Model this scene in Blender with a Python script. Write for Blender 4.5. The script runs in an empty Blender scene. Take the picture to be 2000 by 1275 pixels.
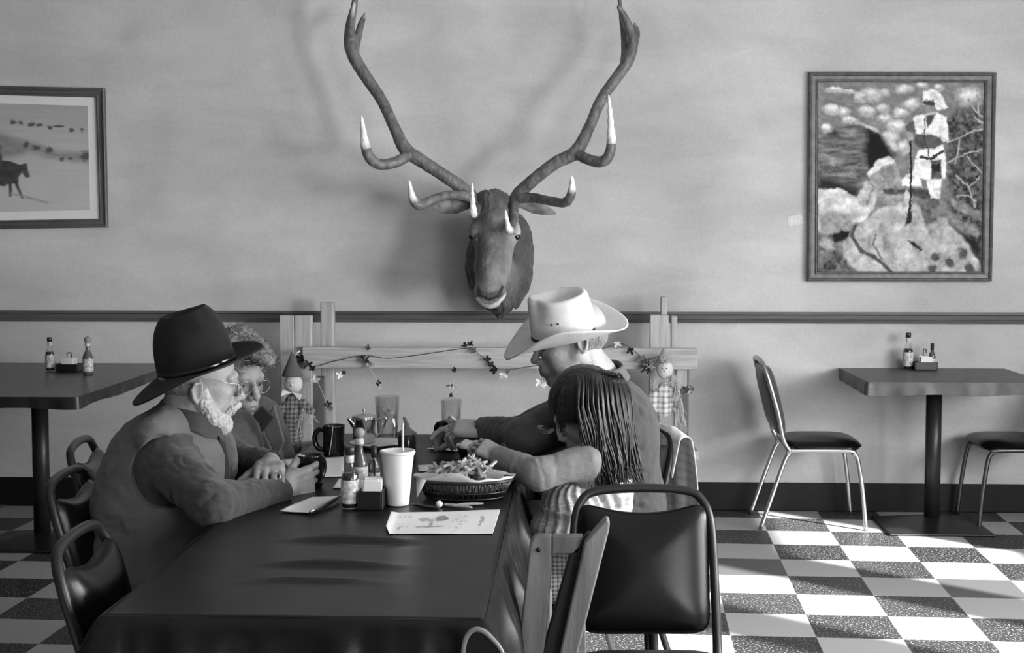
import bpy, math, random
import numpy as np
from mathutils import Vector, Matrix, noise as mnoise
from math import sin, cos, pi, radians as R, sqrt

random.seed(7); RNG = np.random.default_rng(7)
SC = bpy.context.scene
COL = SC.collection

# ------------------------------------------------------------ camera
FPX, CAMH = 2778.0, 1.46
YAW, PITCH = R(2.34), R(-3.82)
cam_d = bpy.data.cameras.new('camera'); cam = bpy.data.objects.new('camera', cam_d); COL.objects.link(cam)
cam_d.sensor_width = 36.0; cam_d.lens = FPX * 36.0 / 2000.0
cam.location = (0, 0, CAMH)
cam.rotation_euler = (pi / 2 + PITCH, 0, YAW)
cam_d.clip_start = 0.05; cam_d.clip_end = 60
cam_d.dof.use_dof = False
SC.camera = cam
CR = cam.rotation_euler.to_matrix()

def ray(px, py):
    return CR @ Vector(((px - 1000) / FPX, -(py - 637.5) / FPX, -1.0))
def at(px, py, Y):
    "point of the place seen at a pixel, on the plane y = Y"
    d = ray(px, py); t = Y / d.y
    return Vector((d.x * t, d.y * t, CAMH + d.z * t))
def atz(px, py, Z=0.0):
    d = ray(px, py); t = (Z - CAMH) / d.z
    return Vector((d.x * t, d.y * t, Z))

# ------------------------------------------------------------ colour management, world, lights
SC.view_settings.view_transform = 'Standard'; SC.view_settings.look = 'None'
SC.view_settings.gamma = 1.0; SC.view_settings.use_curve_mapping = False
SC.view_settings.exposure = 0.12
SC.cycles.max_bounces = 8; SC.cycles.caustics_reflective = False; SC.cycles.caustics_refractive = False
try:
    SC.cycles.use_denoising = True
except Exception:
    pass
w = bpy.data.worlds.new('world'); SC.world = w; w.use_nodes = True
w.node_tree.nodes['Background'].inputs[0].default_value = (1, 1, 1, 1)
w.node_tree.nodes['Background'].inputs[1].default_value = 0.05

WALL_Y, RIGHT_X = 7.43, 3.6
SUN_AZ = Vector((-0.67, 0.60, 0)).normalized(); SUN_EL = R(25)
sd = bpy.data.lights.new('sun', 'SUN'); sd.energy = 32.0; sd.angle = R(1.2)
so = bpy.data.objects.new('sun', sd); COL.objects.link(so)
sdir = Vector((SUN_AZ.x * cos(SUN_EL), SUN_AZ.y * cos(SUN_EL), -sin(SUN_EL)))
so.rotation_euler = sdir.to_track_quat('-Z', 'Y').to_euler(); so.location = (5, 0, 4)

def area(name, loc, aim, sx, sy, power):
    d = bpy.data.lights.new(name, 'AREA'); d.shape = 'RECTANGLE'; d.size = sx; d.size_y = sy; d.energy = power
    o = bpy.data.objects.new(name, d); COL.objects.link(o); o.location = loc
    o.rotation_euler = (Vector(aim) - Vector(loc)).to_track_quat('-Z', 'Y').to_euler()
    return o
# daylight of the sky entering through the windows in the right wall, and the shop front behind
WINS = [(1.30, 2.40, .62, 2.45), (2.69, 3.54, .62, 2.45), (3.88, 5.10, .98, 1.75)]
for i, (a, b, WZ0, WZ1) in enumerate(WINS):
    area('window_daylight', (RIGHT_X + 0.16, (a + b) / 2, (WZ0 + WZ1) / 2), (0, (a + b) / 2 + 0.6, 0.9), b - a, WZ1 - WZ0, (110, 150, 90)[i] * (b - a))
area('shopfront_daylight', (3.1, -1.8, 1.5), (-.3, 7, 1.3), 1.9, 1.7, 150)

# added soft spot standing in for reflected sunlight on the wall behind the antlers
d = bpy.data.lights.new('reflected_sun_stand_in', 'SPOT'); d.energy = 460; d.spot_size = R(31); d.spot_blend = 1.0; d.shadow_soft_size = .40
o = bpy.data.objects.new('reflected_sun_stand_in', d); COL.objects.link(o); o.location = (RIGHT_X - .1, 1.75, .95)
o.rotation_euler = (Vector((-1.75, WALL_Y, 2.0)) - o.location).to_track_quat('-Z', 'Y').to_euler()

# ------------------------------------------------------------ materials
MATS = {}
def mat(name, g=0.2, rough=0.6, metal=0.0, var=0.0, vscale=8.0, bump=0.0, bscale=60.0, spec=0.5,
        trans=0.0, sheen=0.0, coat=0.0, sub=0.0, stretch=(1, 1, 1), vcol=None, ior=1.45, detail=4):
    if name in MATS: return MATS[name]
    m = bpy.data.materials.new(name); m.use_nodes = True; nt = m.node_tree; N = nt.nodes; L = nt.links
    b = N['Principled BSDF']
    b.inputs['Base Color'].default_value = (g, g, g, 1); b.inputs['Roughness'].default_value = rough
    b.inputs['Metallic'].default_value = metal; b.inputs['Specular IOR Level'].default_value = spec
    b.inputs['Transmission Weight'].default_value = trans; b.inputs['IOR'].default_value = ior
    b.inputs['Sheen Weight'].default_value = sheen; b.inputs['Coat Weight'].default_value = coat
    b.inputs['Coat Roughness'].default_value = 0.12
    if sub:
        b.inputs['Subsurface Weight'].default_value = sub; b.inputs['Subsurface Radius'].default_value = (.01, .01, .01)
    tc = N.new('ShaderNodeTexCoord'); mp = N.new('ShaderNodeMapping'); mp.inputs['Scale'].default_value = stretch
    L.new(tc.outputs['Object'], mp.inputs[0])
    if vcol:
        a = N.new('ShaderNodeAttribute'); a.attribute_name = vcol
        src = a.outputs['Color']
        if var:
            nz = N.new('ShaderNodeTexNoise'); nz.inputs['Scale'].default_value = vscale; L.new(mp.outputs[0], nz.inputs['Vector'])
            mr = N.new('ShaderNodeMapRange'); mr.inputs[3].default_value = 1 - var; mr.inputs[4].default_value = 1 + var
            L.new(nz.outputs[0], mr.inputs[0])
            mx = N.new('ShaderNodeVectorMath'); mx.operation = 'SCALE'; L.new(src, mx.inputs[0]); L.new(mr.outputs[0], mx.inputs['Scale'])
            src = mx.outputs[0]
        L.new(src, b.inputs['Base Color'])
    elif var:
        nz = N.new('ShaderNodeTexNoise'); nz.inputs['Scale'].default_value = vscale; nz.inputs['Detail'].default_value = detail
        L.new(mp.outputs[0], nz.inputs['Vector'])
        cr = N.new('ShaderNodeMapRange'); cr.inputs[1].default_value = 0.3; cr.inputs[2].default_value = 0.7
        cr.inputs[3].default_value = g * (1 - var); cr.inputs[4].default_value = g * (1 + var)
        L.new(nz.outputs[0], cr.inputs[0]); L.new(cr.outputs[0], b.inputs['Base Color'])
    if bump:
        n2 = N.new('ShaderNodeTexNoise'); n2.inputs['Scale'].default_value = bscale; n2.inputs['Detail'].default_value = 3
        L.new(mp.outputs[0], n2.inputs['Vector'])
        bp = N.new('ShaderNodeBump'); bp.inputs['Strength'].default_value = bump; bp.inputs['Distance'].default_value = 0.004
        L.new(n2.outputs[0], bp.inputs['Height']); L.new(bp.outputs[0], b.inputs['Normal'])
    MATS[name] = m
    return m

# ------------------------------------------------------------ objects
WM = {}
def tag(o, label=None, cat=None, group=None, kind=None):
    if label: o['label'] = label
    if cat: o['category'] = cat
    if group: o['group'] = group
    if kind: o['kind'] = kind
    return o
def thing(name, label, cat, loc=(0, 0, 0), group=None):
    o = bpy.data.objects.new(name, None); COL.objects.link(o); o.location = loc
    o.empty_display_size = 0.05
    WM[o.name] = Matrix.Translation(Vector(loc))
    return tag(o, label, cat, group)

class MB:
    def __init__(s): s.v = []; s.f = []; s.attr = []
    def add(s, V, F, attr=0.0):
        n = len(s.v); s.v += [tuple(p) for p in V]; s.f += [tuple(i + n for i in f) for f in F]
        s.attr += list(attr) if hasattr(attr, '__len__') else [attr] * len(V)
        return s
    def box(s, lo, hi, M=None, attr=0.0):
        (x0, y0, z0), (x1, y1, z1) = lo, hi
        V = [Vector(p) for p in [(x0, y0, z0), (x1, y0, z0), (x1, y1, z0), (x0, y1, z0), (x0, y0, z1), (x1, y0, z1), (x1, y1, z1), (x0, y1, z1)]]
        if M is not None: V = [M @ p for p in V]
        return s.add(V, [(0, 3, 2, 1), (4, 5, 6, 7), (0, 1, 5, 4), (1, 2, 6, 5), (2, 3, 7, 6), (3, 0, 4, 7)], attr)
    def prism(s, poly, y0, y1, M=None):
        "polygon in (x,z) extruded along y"
        n = len(poly); V = [Vector((x, y0, z)) for x, z in poly] + [Vector((x, y1, z)) for x, z in poly]
        if M is not None: V = [M @ p for p in V]
        F = [tuple(range(n)), tuple(range(2 * n - 1, n - 1, -1))] + [(i, i + n, (i + 1) % n + n, (i + 1) % n) for i in range(n)]
        return s.add(V, F)
    def tube(s, pts, rad, sides=10, smooth=0, cap=True, flat=1.0, closed=False, tip=False):
        P = [Vector(p) for p in pts]; n = len(P)
        rr = list(rad) if hasattr(rad, '__len__') else [rad] * n
        if smooth:
            Q, q = [], []
            for i in range(n if closed else n - 1):
                if closed: a, b, c, d = P[i - 1], P[i], P[(i + 1) % n], P[(i + 2) % n]
                else: a, b, c, d = P[max(i - 1, 0)], P[i], P[i + 1], P[min(i + 2, n - 1)]
                for k in range(smooth):
                    t = k / smooth
                    Q.append(0.5 * ((2 * b) + (c - a) * t + (2 * a - 5 * b + 4 * c - d) * t * t + (3 * b - a - 3 * c + d) * t ** 3))
                    q.append(rr[i] + (rr[(i + 1) % n] - rr[i]) * t)
            if not closed: Q.append(P[-1]); q.append(rr[-1])
            P, rr, n = Q, q, len(Q)
        T = []
        for i in range(n):
            if closed: t = P[(i + 1) % n] - P[i - 1]
            else: t = P[min(i + 1, n - 1)] - P[max(i - 1, 0)]
            T.append(t.normalized() if t.length > 1e-9 else Vector((0, 0, 1)))
        u = T[0].orthogonal().normalized(); V, A = [], []
        for i in range(n):
            u = (u - T[i] * u.dot(T[i])); u = u.normalized() if u.length > 1e-6 else T[i].orthogonal().normalized()
            w_ = T[i].cross(u)
            for k in range(sides):
                a = 2 * pi * k / sides
                V.append(P[i] + (u * cos(a) + w_ * sin(a) * flat) * rr[i]); A.append(i / max(1, n - 1))
        F = []
        for i in range(n if closed else n - 1):
            for k in range(sides):
                j = (i + 1) % n
                F.append((i * sides + k, i * sides + (k + 1) % sides, j * sides + (k + 1) % sides, j * sides + k))
        if cap and not closed:
            F.append(tuple(range(sides - 1, -1, -1))); F.append(tuple((n - 1) * sides + k for k in range(sides)))
        return s.add(V, F, A)
    def lathe(s, prof, c=(0, 0, 0), seg=32, M=None, sx=1.0, sy=1.0):
        "profile of (radius, z), bottom to top or a closed walk"
        V = []
        for r, z in prof:
            for k in range(seg):
                a = 2 * pi * k / seg; V.append(Vector((c[0] + r * cos(a) * sx, c[1] + r * sin(a) * sy, c[2] + z)))
        if M is not None: V = [M @ p for p in V]
        F = [(i * seg + k, i * seg + (k + 1) % seg, (i + 1) * seg + (k + 1) % seg, (i + 1) * seg + k) for i in range(len(prof) - 1) for k in range(seg)]
        if prof[0][0] > 1e-6: F.append(tuple(range(seg - 1, -1, -1)))
        if prof[-1][0] > 1e-6: F.append(tuple((len(prof) - 1) * seg + k for k in range(seg)))
        return s.add(V, F)
    def grid(s, nu, nv, fn, cu=False, cv=False):
        V = [fn(i / (nu if cu else nu - 1), j / (nv if cv else nv - 1)) for i in range(nu) for j in range(nv)]
        F = [(i * nv + j, ((i + 1) % nu) * nv + j, ((i + 1) % nu) * nv + (j + 1) % nv, i * nv + (j + 1) % nv)
             for i in range(nu if cu else nu - 1) for j in range(nv if cv else nv - 1)]
        return s.add(V, F)
    def build(s, name, m, parent=None, smooth=True, bevel=0, subsurf=0, solid=0, attr=None, seg=2):
        me = bpy.data.meshes.new(name); me.from_pydata([tuple(p) for p in s.v], [], s.f); me.update()
        if attr:
            a = me.attributes.new(attr, 'FLOAT', 'POINT'); a.data.foreach_set('value', np.array(s.attr, np.float32))
        return link(name, me, m, parent, smooth, bevel, subsurf, solid, seg)

def link(name, me, m, parent=None, smooth=True, bevel=0, subsurf=0, solid=0, seg=2):
    o = bpy.data.objects.new(name, me); COL.objects.link(o)
    if m: me.materials.append(m)
    if smooth: me.polygons.foreach_set('use_smooth', [True] * len(me.polygons))
    if parent is not None:
        o.parent = parent; o.matrix_parent_inverse = WM[parent.name].inverted()
    WM[o.name] = Matrix.Identity(4)
    if solid:
        d = o.modifiers.new('solid', 'SOLIDIFY'); d.thickness = solid; d.offset = 0
    if bevel:
        d = o.modifiers.new('bevel', 'BEVEL'); d.width = bevel; d.segments = seg; d.limit_method = 'ANGLE'; d.angle_limit = R(40)
        d.harden_normals = smooth
    if subsurf:
        d = o.modifiers.new('sub', 'SUBSURF'); d.levels = subsurf; d.render_levels = subsurf
    return o
def copy_tree(o, parent=None):
    c = o.copy(); COL.objects.link(c)
    if parent is not None: c.parent = parent
    for ch in [x for x in CHILD.get(o.name, [])]:
        copy_tree(ch, c)
    return c
CHILD = {}
def index_children():
    CHILD.clear()
    for o in COL.objects:
        if o.parent: CHILD.setdefault(o.parent.name, []).append(o)
def place(o, loc, rz=0.0):
    o.location = loc; o.rotation_euler = (0, 0, rz)
    WM[o.name] = Matrix.Translation(Vector(loc)) @ Matrix.Rotation(rz, 4, 'Z')
    return o

# ------------------------------------------------------------ distance-field sculpting
import openvdb as vdb
class SDF:
    def __init__(s, lo, hi, vox):
        s.lo = np.array(lo, np.float32); s.vox = vox
        s.n = np.ceil((np.array(hi) - np.array(lo)) / vox).astype(int) + 1
        s.f = np.full(s.n, 1.0, np.float32)
    def _sl(s, lo, hi):
        a = np.clip(np.floor((np.array(lo) - s.lo) / s.vox).astype(int), 0, s.n)
        b = np.clip(np.ceil((np.array(hi) - s.lo) / s.vox).astype(int) + 1, 0, s.n)
        if (b <= a).any(): return None, None
        ax = [s.lo[i] + s.vox * np.arange(a[i], b[i], dtype=np.float32) for i in range(3)]
        return tuple(slice(a[i], b[i]) for i in range(3)), (ax[0][:, None, None], ax[1][None, :, None], ax[2][None, None, :])
    def apply(s, lo, hi, fn, k=0.01, op='u'):
        m = (k if k else 0) + 3 * s.vox
        sl, P = s._sl(np.array(lo) - m, np.array(hi) + m)
        if sl is None: return s
        d = fn(*P); f = s.f[sl]
        if op == 'u':
            if k:
                h = np.clip(0.5 + 0.5 * (d - f) / k, 0, 1); s.f[sl] = d + (f - d) * h - k * h * (1 - h)
            else: s.f[sl] = np.minimum(f, d)
        elif op == 's':
            if k:
                d = -d; h = np.clip(0.5 - 0.5 * (d - f) / k, 0, 1); s.f[sl] = d + (f - d) * h + k * h * (1 - h)
            else: s.f[sl] = np.maximum(f, -d)
        return s
    def cap(s, a, b, ra, rb, k=0.01, op='u'):
        a = np.array(a, float); b = np.array(b, float); r = max(ra, rb); ba = b - a; L2 = max(float(ba @ ba), 1e-9)
        def fn(X, Y, Z):
            t = np.clip(((X - a[0]) * ba[0] + (Y - a[1]) * ba[1] + (Z - a[2]) * ba[2]) / L2, 0, 1).astype(np.float32)
            return np.sqrt((X - a[0] - t * ba[0]) ** 2 + (Y - a[1] - t * ba[1]) ** 2 + (Z - a[2] - t * ba[2]) ** 2) - (ra + (rb - ra) * t)
        return s.apply(np.minimum(a, b) - r, np.maximum(a, b) + r, fn, k, op)
    def chain(s, pts, rad, k=0.01, op='u', sm=0):
        P = [Vector(p) for p in pts]; q = list(rad) if hasattr(rad, '__len__') else [rad] * len(P)
        for i in range(len(P) - 1): s.cap(P[i], P[i + 1], q[i], q[i + 1], k, op)
        return s
    def ell(s, c, r, M=None, k=0.01, op='u'):
        "ellipsoid; M = 3x3 whose columns are its axes"
        c = np.array(c, float); r = np.array(r, float); rm = r.max()
        A = np.array(M if M is not None else np.eye(3), float)
        def fn(X, Y, Z):
            x, y, z = X - c[0], Y - c[1], Z - c[2]
            u = [(A[0][i] * x + A[1][i] * y + A[2][i] * z) for i in range(3)]
            k0 = np.sqrt((u[0] / r[0]) ** 2 + (u[1] / r[1]) ** 2 + (u[2] / r[2]) ** 2)
            k1 = np.sqrt((u[0] / r[0] ** 2) ** 2 + (u[1] / r[1] ** 2) ** 2 + (u[2] / r[2] ** 2) ** 2)
            return (k0 * (k0 - 1) / np.maximum(k1, 1e-6)).astype(np.float32)
        return s.apply(c - rm, c + rm, fn, k, op)
    def rbox(s, c, h, M=None, rd=0.01, k=0.01, op='u'):
        c = np.array(c, float); h = np.array(h, float); rm = float(np.linalg.norm(h))
        A = np.array(M if M is not None else np.eye(3), float)
        def fn(X, Y, Z):
            x, y, z = X - c[0], Y - c[1], Z - c[2]
            q = [np.abs(A[0][i] * x + A[1][i] * y + A[2][i] * z) - (h[i] - rd) for i in range(3)]
            o = np.sqrt(sum(np.maximum(v, 0) ** 2 for v in q))
            return (o + np.minimum(np.maximum(q[0], np.maximum(q[1], q[2])), 0) - rd).astype(np.float32)
        return s.apply(c - rm, c + rm, fn, k, op)
    def mesh(s, name, m, parent=None, disp=None, smooth_it=0):
        g = vdb.FloatGrid(background=1.0)
        f = np.clip(s.f, -4 * s.vox, 4 * s.vox); g.copyFromArray(f)
        out = g.convertToQuads(0.0); P = out[0].astype(np.float64); Q = out[1]
        P = P * s.vox + s.lo
        me = bpy.data.meshes.new(name); me.from_pydata(P.tolist(), [], Q[:, ::-1].tolist()); me.update()
        if smooth_it:
            n = len(P); E = np.empty(len(me.edges) * 2, np.int32); me.edges.foreach_get('vertices', E); E = E.reshape(-1, 2)
            deg = np.bincount(E.ravel(), minlength=n).astype(float)
            for it in range(smooth_it):
                for lam in (0.5, -0.52):
                    acc = np.zeros((n, 3))
                    for c in range(3):
                        acc[:, c] = np.bincount(E[:, 0], P[E[:, 1], c], n) + np.bincount(E[:, 1], P[E[:, 0], c], n)
                    P = P + lam * (acc / np.maximum(deg, 1)[:, None] - P)
            me.vertices.foreach_set('co', P.ravel()); me.update()
        if disp is not None:
            Nn = np.empty(len(P) * 3, np.float32); me.vertex_normals.foreach_get('vector', Nn); Nn = Nn.reshape(-1, 3)
            P = P + Nn * disp(P, Nn)[:, None]
            me.vertices.foreach_set('co', P.ravel()); me.update()
        return link(name, me, m, parent, True)

def vnoise(P, seed=0):
    "value noise in [-1,1] on an (n,3) array"
    P = np.asarray(P, float); i = np.floor(P).astype(np.int64); f = P - i; f = f * f * (3 - 2 * f)
    def h(a, b, c):
        n = (a * 73856093) ^ (b * 19349663) ^ (c * 83492791) ^ (seed * 2654435761)
        n = (n ^ (n >> 13)) * 1274126177 & 0xffffffff
        return ((n ^ (n >> 16)) & 0xffff) / 32767.5 - 1
    o = 0
    for dx in (0, 1):
        for dy in (0, 1):
            for dz in (0, 1):
                wgt = (f[:, 0] if dx else 1 - f[:, 0]) * (f[:, 1] if dy else 1 - f[:, 1]) * (f[:, 2] if dz else 1 - f[:, 2])
                o = o + wgt * h(i[:, 0] + dx, i[:, 1] + dy, i[:, 2] + dz)
    return o
def fbm(P, seed=0, oct=3):
    o = 0; a = 1.0; t = 0
    for k in range(oct):
        o = o + a * vnoise(np.asarray(P) * 2 ** k, seed + k); t += a; a *= 0.5
    return o / t
def frame_of(fwd, up=(0, 0, 1)):
    "3x3 with columns forward, left, up"
    f = Vector(fwd).normalized(); l = Vector(up).cross(f).normalized(); u = f.cross(l)
    return np.array([[f.x, l.x, u.x], [f.y, l.y, u.y], [f.z, l.z, u.z]])
# ------------------------------------------------------------ the room
def nodes_of(m): return m.node_tree.nodes, m.node_tree.links
def wall_mat():
    m = mat('painted_plaster', 0.42, 0.62); N, L = nodes_of(m); b = N['Principled BSDF']
    tc = N.new('ShaderNodeTexCoord')
    def nz(scale, det, st, rough=0.55):
        mp = N.new('ShaderNodeMapping'); mp.inputs['Scale'].default_value = st; L.new(tc.outputs['Object'], mp.inputs[0])
        n = N.new('ShaderNodeTexNoise'); n.inputs['Scale'].default_value = scale; n.inputs['Detail'].default_value = det
        n.inputs['Roughness'].default_value = rough; n.inputs['Distortion'].default_value = 0.6
        L.new(mp.outputs[0], n.inputs['Vector']); return n.outputs[0]
    a = nz(1.1, 3, (1, 1, 1)); c = nz(3.2, 5, (0.6, 1, 1.7)); d = nz(60, 2, (1, 1, 1))
    def mr(s, lo, hi, f0=.3, f1=.7):
        x = N.new('ShaderNodeMapRange'); x.inputs[1].default_value = f0; x.inputs[2].default_value = f1
        x.inputs[3].default_value = lo; x.inputs[4].default_value = hi; L.new(s, x.inputs[0]); return x.outputs[0]
    def mul(p, q):
        x = N.new('ShaderNodeMath'); x.operation = 'MULTIPLY'; L.new(p, x.inputs[0])
        if isinstance(q, float): x.inputs[1].default_value = q
        else: L.new(q, x.inputs[1])
        return x.outputs[0]
    v = mul(mul(mr(a, .86, 1.14), mr(c, .90, 1.10)), mr(d, .95, 1.05)); v = mul(v, 0.46)
    L.new(v, b.inputs['Base Color'])
    bp = N.new('ShaderNodeBump'); bp.inputs['Strength'].default_value = .15; bp.inputs['Distance'].default_value = .004
    L.new(c, bp.inputs['Height']); L.new(bp.outputs[0], b.inputs['Normal'])
    return m
def floor_mat():
    m = mat('checker_tiles', 0.5, 0.5, spec=.3); N, L = nodes_of(m); b = N['Principled BSDF']
    tc = N.new('ShaderNodeTexCoord'); mp = N.new('ShaderNodeMapping')
    c0 = atz(1498, 1036); c1 = atz(1743, 1036); TS = (c1 - c0).length / 2
    mp.vector_type = 'TEXTURE'; mp.inputs['Location'].default_value = (c0.x, c0.y, 0)
    mp.inputs['Rotation'].default_value = (0, 0, TROT); mp.inputs['Scale'].default_value = (TS, TS, TS)
    L.new(tc.outputs['Object'], mp.inputs[0])
    fl = N.new('ShaderNodeVectorMath'); fl.operation = 'FLOOR'; L.new(mp.outputs[0], fl.inputs[0])
    sp = N.new('ShaderNodeSeparateXYZ'); L.new(fl.outputs[0], sp.inputs[0])
    def math_(op, a, c=None):
        x = N.new('ShaderNodeMath'); x.operation = op; x.inputs[2].default_value = .1
        for i, q in enumerate((a, c)):
            if q is None: continue
            if isinstance(q, (int, float)): x.inputs[i].default_value = q
            else: L.new(q, x.inputs[i])
        return x.outputs[0]
    s = math_('ADD', sp.outputs[0], sp.outputs[1]); s = math_('FLOORED_MODULO', s, 2.0) if False else math_('PINGPONG', s, 1.0)
    dark = math_('LESS_THAN', s, 0.5)
    wn = N.new('ShaderNodeTexWhiteNoise'); wn.noise_dimensions = '2D'; L.new(fl.outputs[0], wn.inputs['Vector'])
    rnd = wn.outputs[0]
    # flecks in the dark tiles
    vo = N.new('ShaderNodeTexNoise'); vo.inputs['Scale'].default_value = 130; vo.inputs['Detail'].default_value = 2
    L.new(tc.outputs['Object'], vo.inputs['Vector'])
    fr = N.new('ShaderNodeMapRange'); fr.inputs[1].default_value = .585; fr.inputs[2].default_value = .66; L.new(vo.outputs[0], fr.inputs[0])
    fr2 = math_('MULTIPLY', fr.outputs[0], 0.30)
    def cell(i, j): return math_('MULTIPLY', math_('COMPARE', sp.outputs[0], i), math_('COMPARE', sp.outputs[1], j))
    plain = math_('MAXIMUM', cell(-1, -3), cell(2, -4))                    # a few plain grey replacement tiles
    d1 = math_('ADD', fr2, math_('ADD', 0.016, math_('MULTIPLY', rnd, 0.02)))
    dk = N.new('ShaderNodeMix'); dk.data_type = 'FLOAT'; L.new(plain, dk.inputs[0]); L.new(d1, dk.inputs[2]); dk.inputs[3].default_value = 0.09
    wt = math_('ADD', 0.31, math_('MULTIPLY', rnd, 0.05))
    mx = N.new('ShaderNodeMix'); mx.data_type = 'FLOAT'; L.new(dark, mx.inputs[0]); L.new(wt, mx.inputs[2]); L.new(dk.outputs[0], mx.inputs[3])
    L.new(mx.outputs[0], b.inputs['Base Color'])
    return m
TROT = R(-2.33)
fm = floor_mat(); wm = wall_mat()
tag(MB().box((-5.5, -3.2, -0.08), (RIGHT_X + 0.2, WALL_Y + 0.2, 0)).build('floor', fm, smooth=False), kind='structure')
tag(MB().box((-5.5, WALL_Y, 0), (RIGHT_X + 0.2, WALL_Y + 0.2, 3.1)).build('wall_back', wm, smooth=False), kind='structure')
# right wall with its row of windows (outside the picture, it lets the daylight in)
m = MB(); e0 = -3.2; X0, X1 = RIGHT_X, RIGHT_X + 0.2
for a, b, WZ0, WZ1 in WINS + [(WALL_Y, None, 0, 0)]:
    m.box((X0, e0, 0), (X1, a, 3.1))
    if b is None: break
    m.box((X0, a, 0), (X1, b, WZ0)); m.box((X0, a, WZ1), (X1, b, 3.1)); e0 = b
tag(m.build('wall_right', wm, smooth=False), kind='structure')
dark_wood = mat('stained_wood', 0.065, 0.45, var=.35, vscale=5, stretch=(1, 6, 14))
for i, (a, b, WZ0, WZ1) in enumerate(WINS):
    m = MB(); xc = X0 + 0.06; t = .02
    for y in (a, b): m.box((xc, y - (t if y == b else 0), WZ0), (xc + .05, y + (t if y == a else 0), WZ1))
    for z in (WZ0, WZ1 - t * 2): m.box((xc, a + t, z), (xc + .05, b - t, z + t * 2))
    tag(m.build('window_%d' % (i + 1), dark_wood, smooth=False), kind='structure')
# chair rail and base board
rail_y = WALL_Y
z1, z0 = at(1000, 608, WALL_Y).z, at(1000, 630, WALL_Y).z
rail_m = mat('chair_rail_paint', 0.085, 0.5, var=.3, vscale=3, stretch=(1, 4, 30))
m = MB(); pr = [(0, z0), (0.018, z0 + .002), (0.022, z0 + .016), (0.014, z0 + .022), (0.016, z0 + .042), (0.026, z0 + .047), (0.024, z1 - .001), (0, z1)]
V = [Vector((x, WALL_Y - d, z)) for x in (-5.5, RIGHT_X) for d, z in pr]; n = len(pr)
m.add(V, [(i, i + 1, i + 1 + n, i + n) for i in range(n - 1)])
tag(m.build('trim_1', rail_m, smooth=False), kind='structure')
bh = at(1700, 943, WALL_Y).z
tag(MB().box((-5.5, WALL_Y - .015, 0), (RIGHT_X, WALL_Y, bh)).build('baseboard_back', mat('black_cove_base', .007, .55, var=.3, vscale=4, spec=.25), bevel=.006), kind='structure')
tag(MB().box((-5.5, -3.2, 3.1), (RIGHT_X + 0.2, WALL_Y + 0.2, 3.2)).build('ceiling', mat('ceiling_paint', .6, .8), smooth=False), kind='structure')
# ------------------------------------------------------------ furniture
vinyl = mat('black_vinyl', .003, .27, bump=.07, bscale=420, spec=.32)
vinyl_grey = mat('grey_chair_vinyl', .05, .38, bump=.2, bscale=300)
steel = mat('brushed_steel', .45, .32, metal=1.0)
black_steel = mat('black_enamel_tube', .012, .35)
def cushion(mb, W, H, T, M, top_dip=0.0, n=26, pw=5, skew=0.0):
    "padded panel: width W (y), height H (z), thickness T (x), centred on the origin"
    def fn(side):
        def g(u, v):
            a, b = 2 * u - 1, 2 * v - 1
            # square to rounded square
            r = max(abs(a), abs(b)); e = (abs(a) ** pw + abs(b) ** pw) ** (1 / pw)
            k = r / e if e > 1e-6 else 1
            x, z = a * k, b * k
            th = max(0, 1 - r ** 2.4) ** 0.5
            zz = z * H / 2 - (top_dip * (1 - x * x) * max(0, z) ** 2)
            return M @ Vector((side * T / 2 * th, x * W / 2 * (1 + skew * z), zz))
        return g
    mb.grid(n, n, fn(1)); mb.grid(n, n, fn(-1)); return mb
def make_chair(label, group, cush, frame, cushback=None, pad=.36, dip=.035):
    t = thing('banquet_chair', label, 'chair', (0, 0, 0), group)
    r = .0115
    for sy in (-1, 1):
        y = sy * .19
        MB().tube([(.235, y * 1.06, 0), (.215, y * 1.03, .20), (.19, y, .36), (.165, y, .395)], r, 10, 5).build('leg', frame, t)
        MB().tube([(-.30, y * 1.08, 0), (-.235, y * 1.04, .19), (-.175, y, .36), (-.15, y, .395)], r, 10, 5).build('leg', frame, t)
    m = MB()
    for sy in (-1, 1): m.tube([(.17, sy * .19, .392), (.15, sy * .19, .405), (-.14, sy * .19, .405), (-.16, sy * .19, .392)], r, 10, 3)
    for x in (.13, -.12): m.tube([(x, -.19, .40), (x, .19, .40)], .009, 8)
    m.build('seat_frame', frame, t)
    M = Matrix.Translation((.025, 0, .425)) @ Matrix.Rotation(-pi / 2, 4, 'Y')
    cushion(MB(), .42, .40, .085, M, pw=5).build('seat', cush, t)
    MB().tube([(-.15, -.19, .40), (-.185, -.195, .46), (-.215, -.192, .60), (-.262, -.186, .76), (-.283, -.165, .825), (-.292, -.12, .85), (-.295, 0, .857),
               (-.292, .12, .85), (-.283, .165, .825), (-.262, .186, .76), (-.215, .192, .60), (-.185, .195, .46), (-.15, .19, .40)], .0125, 12, 6).build('back_frame', frame, t)
    M = Matrix.Translation((-.228, 0, .655)) @ Matrix.Rotation(R(-14), 4, 'Y')
    cushion(MB(), .355, pad, .085, M, top_dip=dip, pw=9, n=34).build('backrest', cushback or cush, t)
    return t
P0 = make_chair('black padded vinyl chair with black tube frame, its back nearest the camera', None, vinyl, black_steel)
place(P0, (at(1266, 900, 3.6).x, 3.36, 0), R(-90 + 3)); P0.scale = (.935,) * 3
P1 = make_chair('chrome legged chair with black seat standing left of the bare table under the painting', None, vinyl, steel, mat('back_shell', .06, .35), pad=.38, dip=.01)
f0 = atz(1503, 1035); f1 = atz(1697, 1035)
place(P1, ((f0.x + f1.x) / 2 - .0 , f0.y + .20, 0), R(0))
P2 = make_chair('dark chair with black seat at right end of the bare table, cut by the frame', None, vinyl, mat('dull_steel', .12, .4, metal=1.0))
place(P2, (at(1985, 850, 7.15).x, 7.17, 0), R(180))
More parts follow.
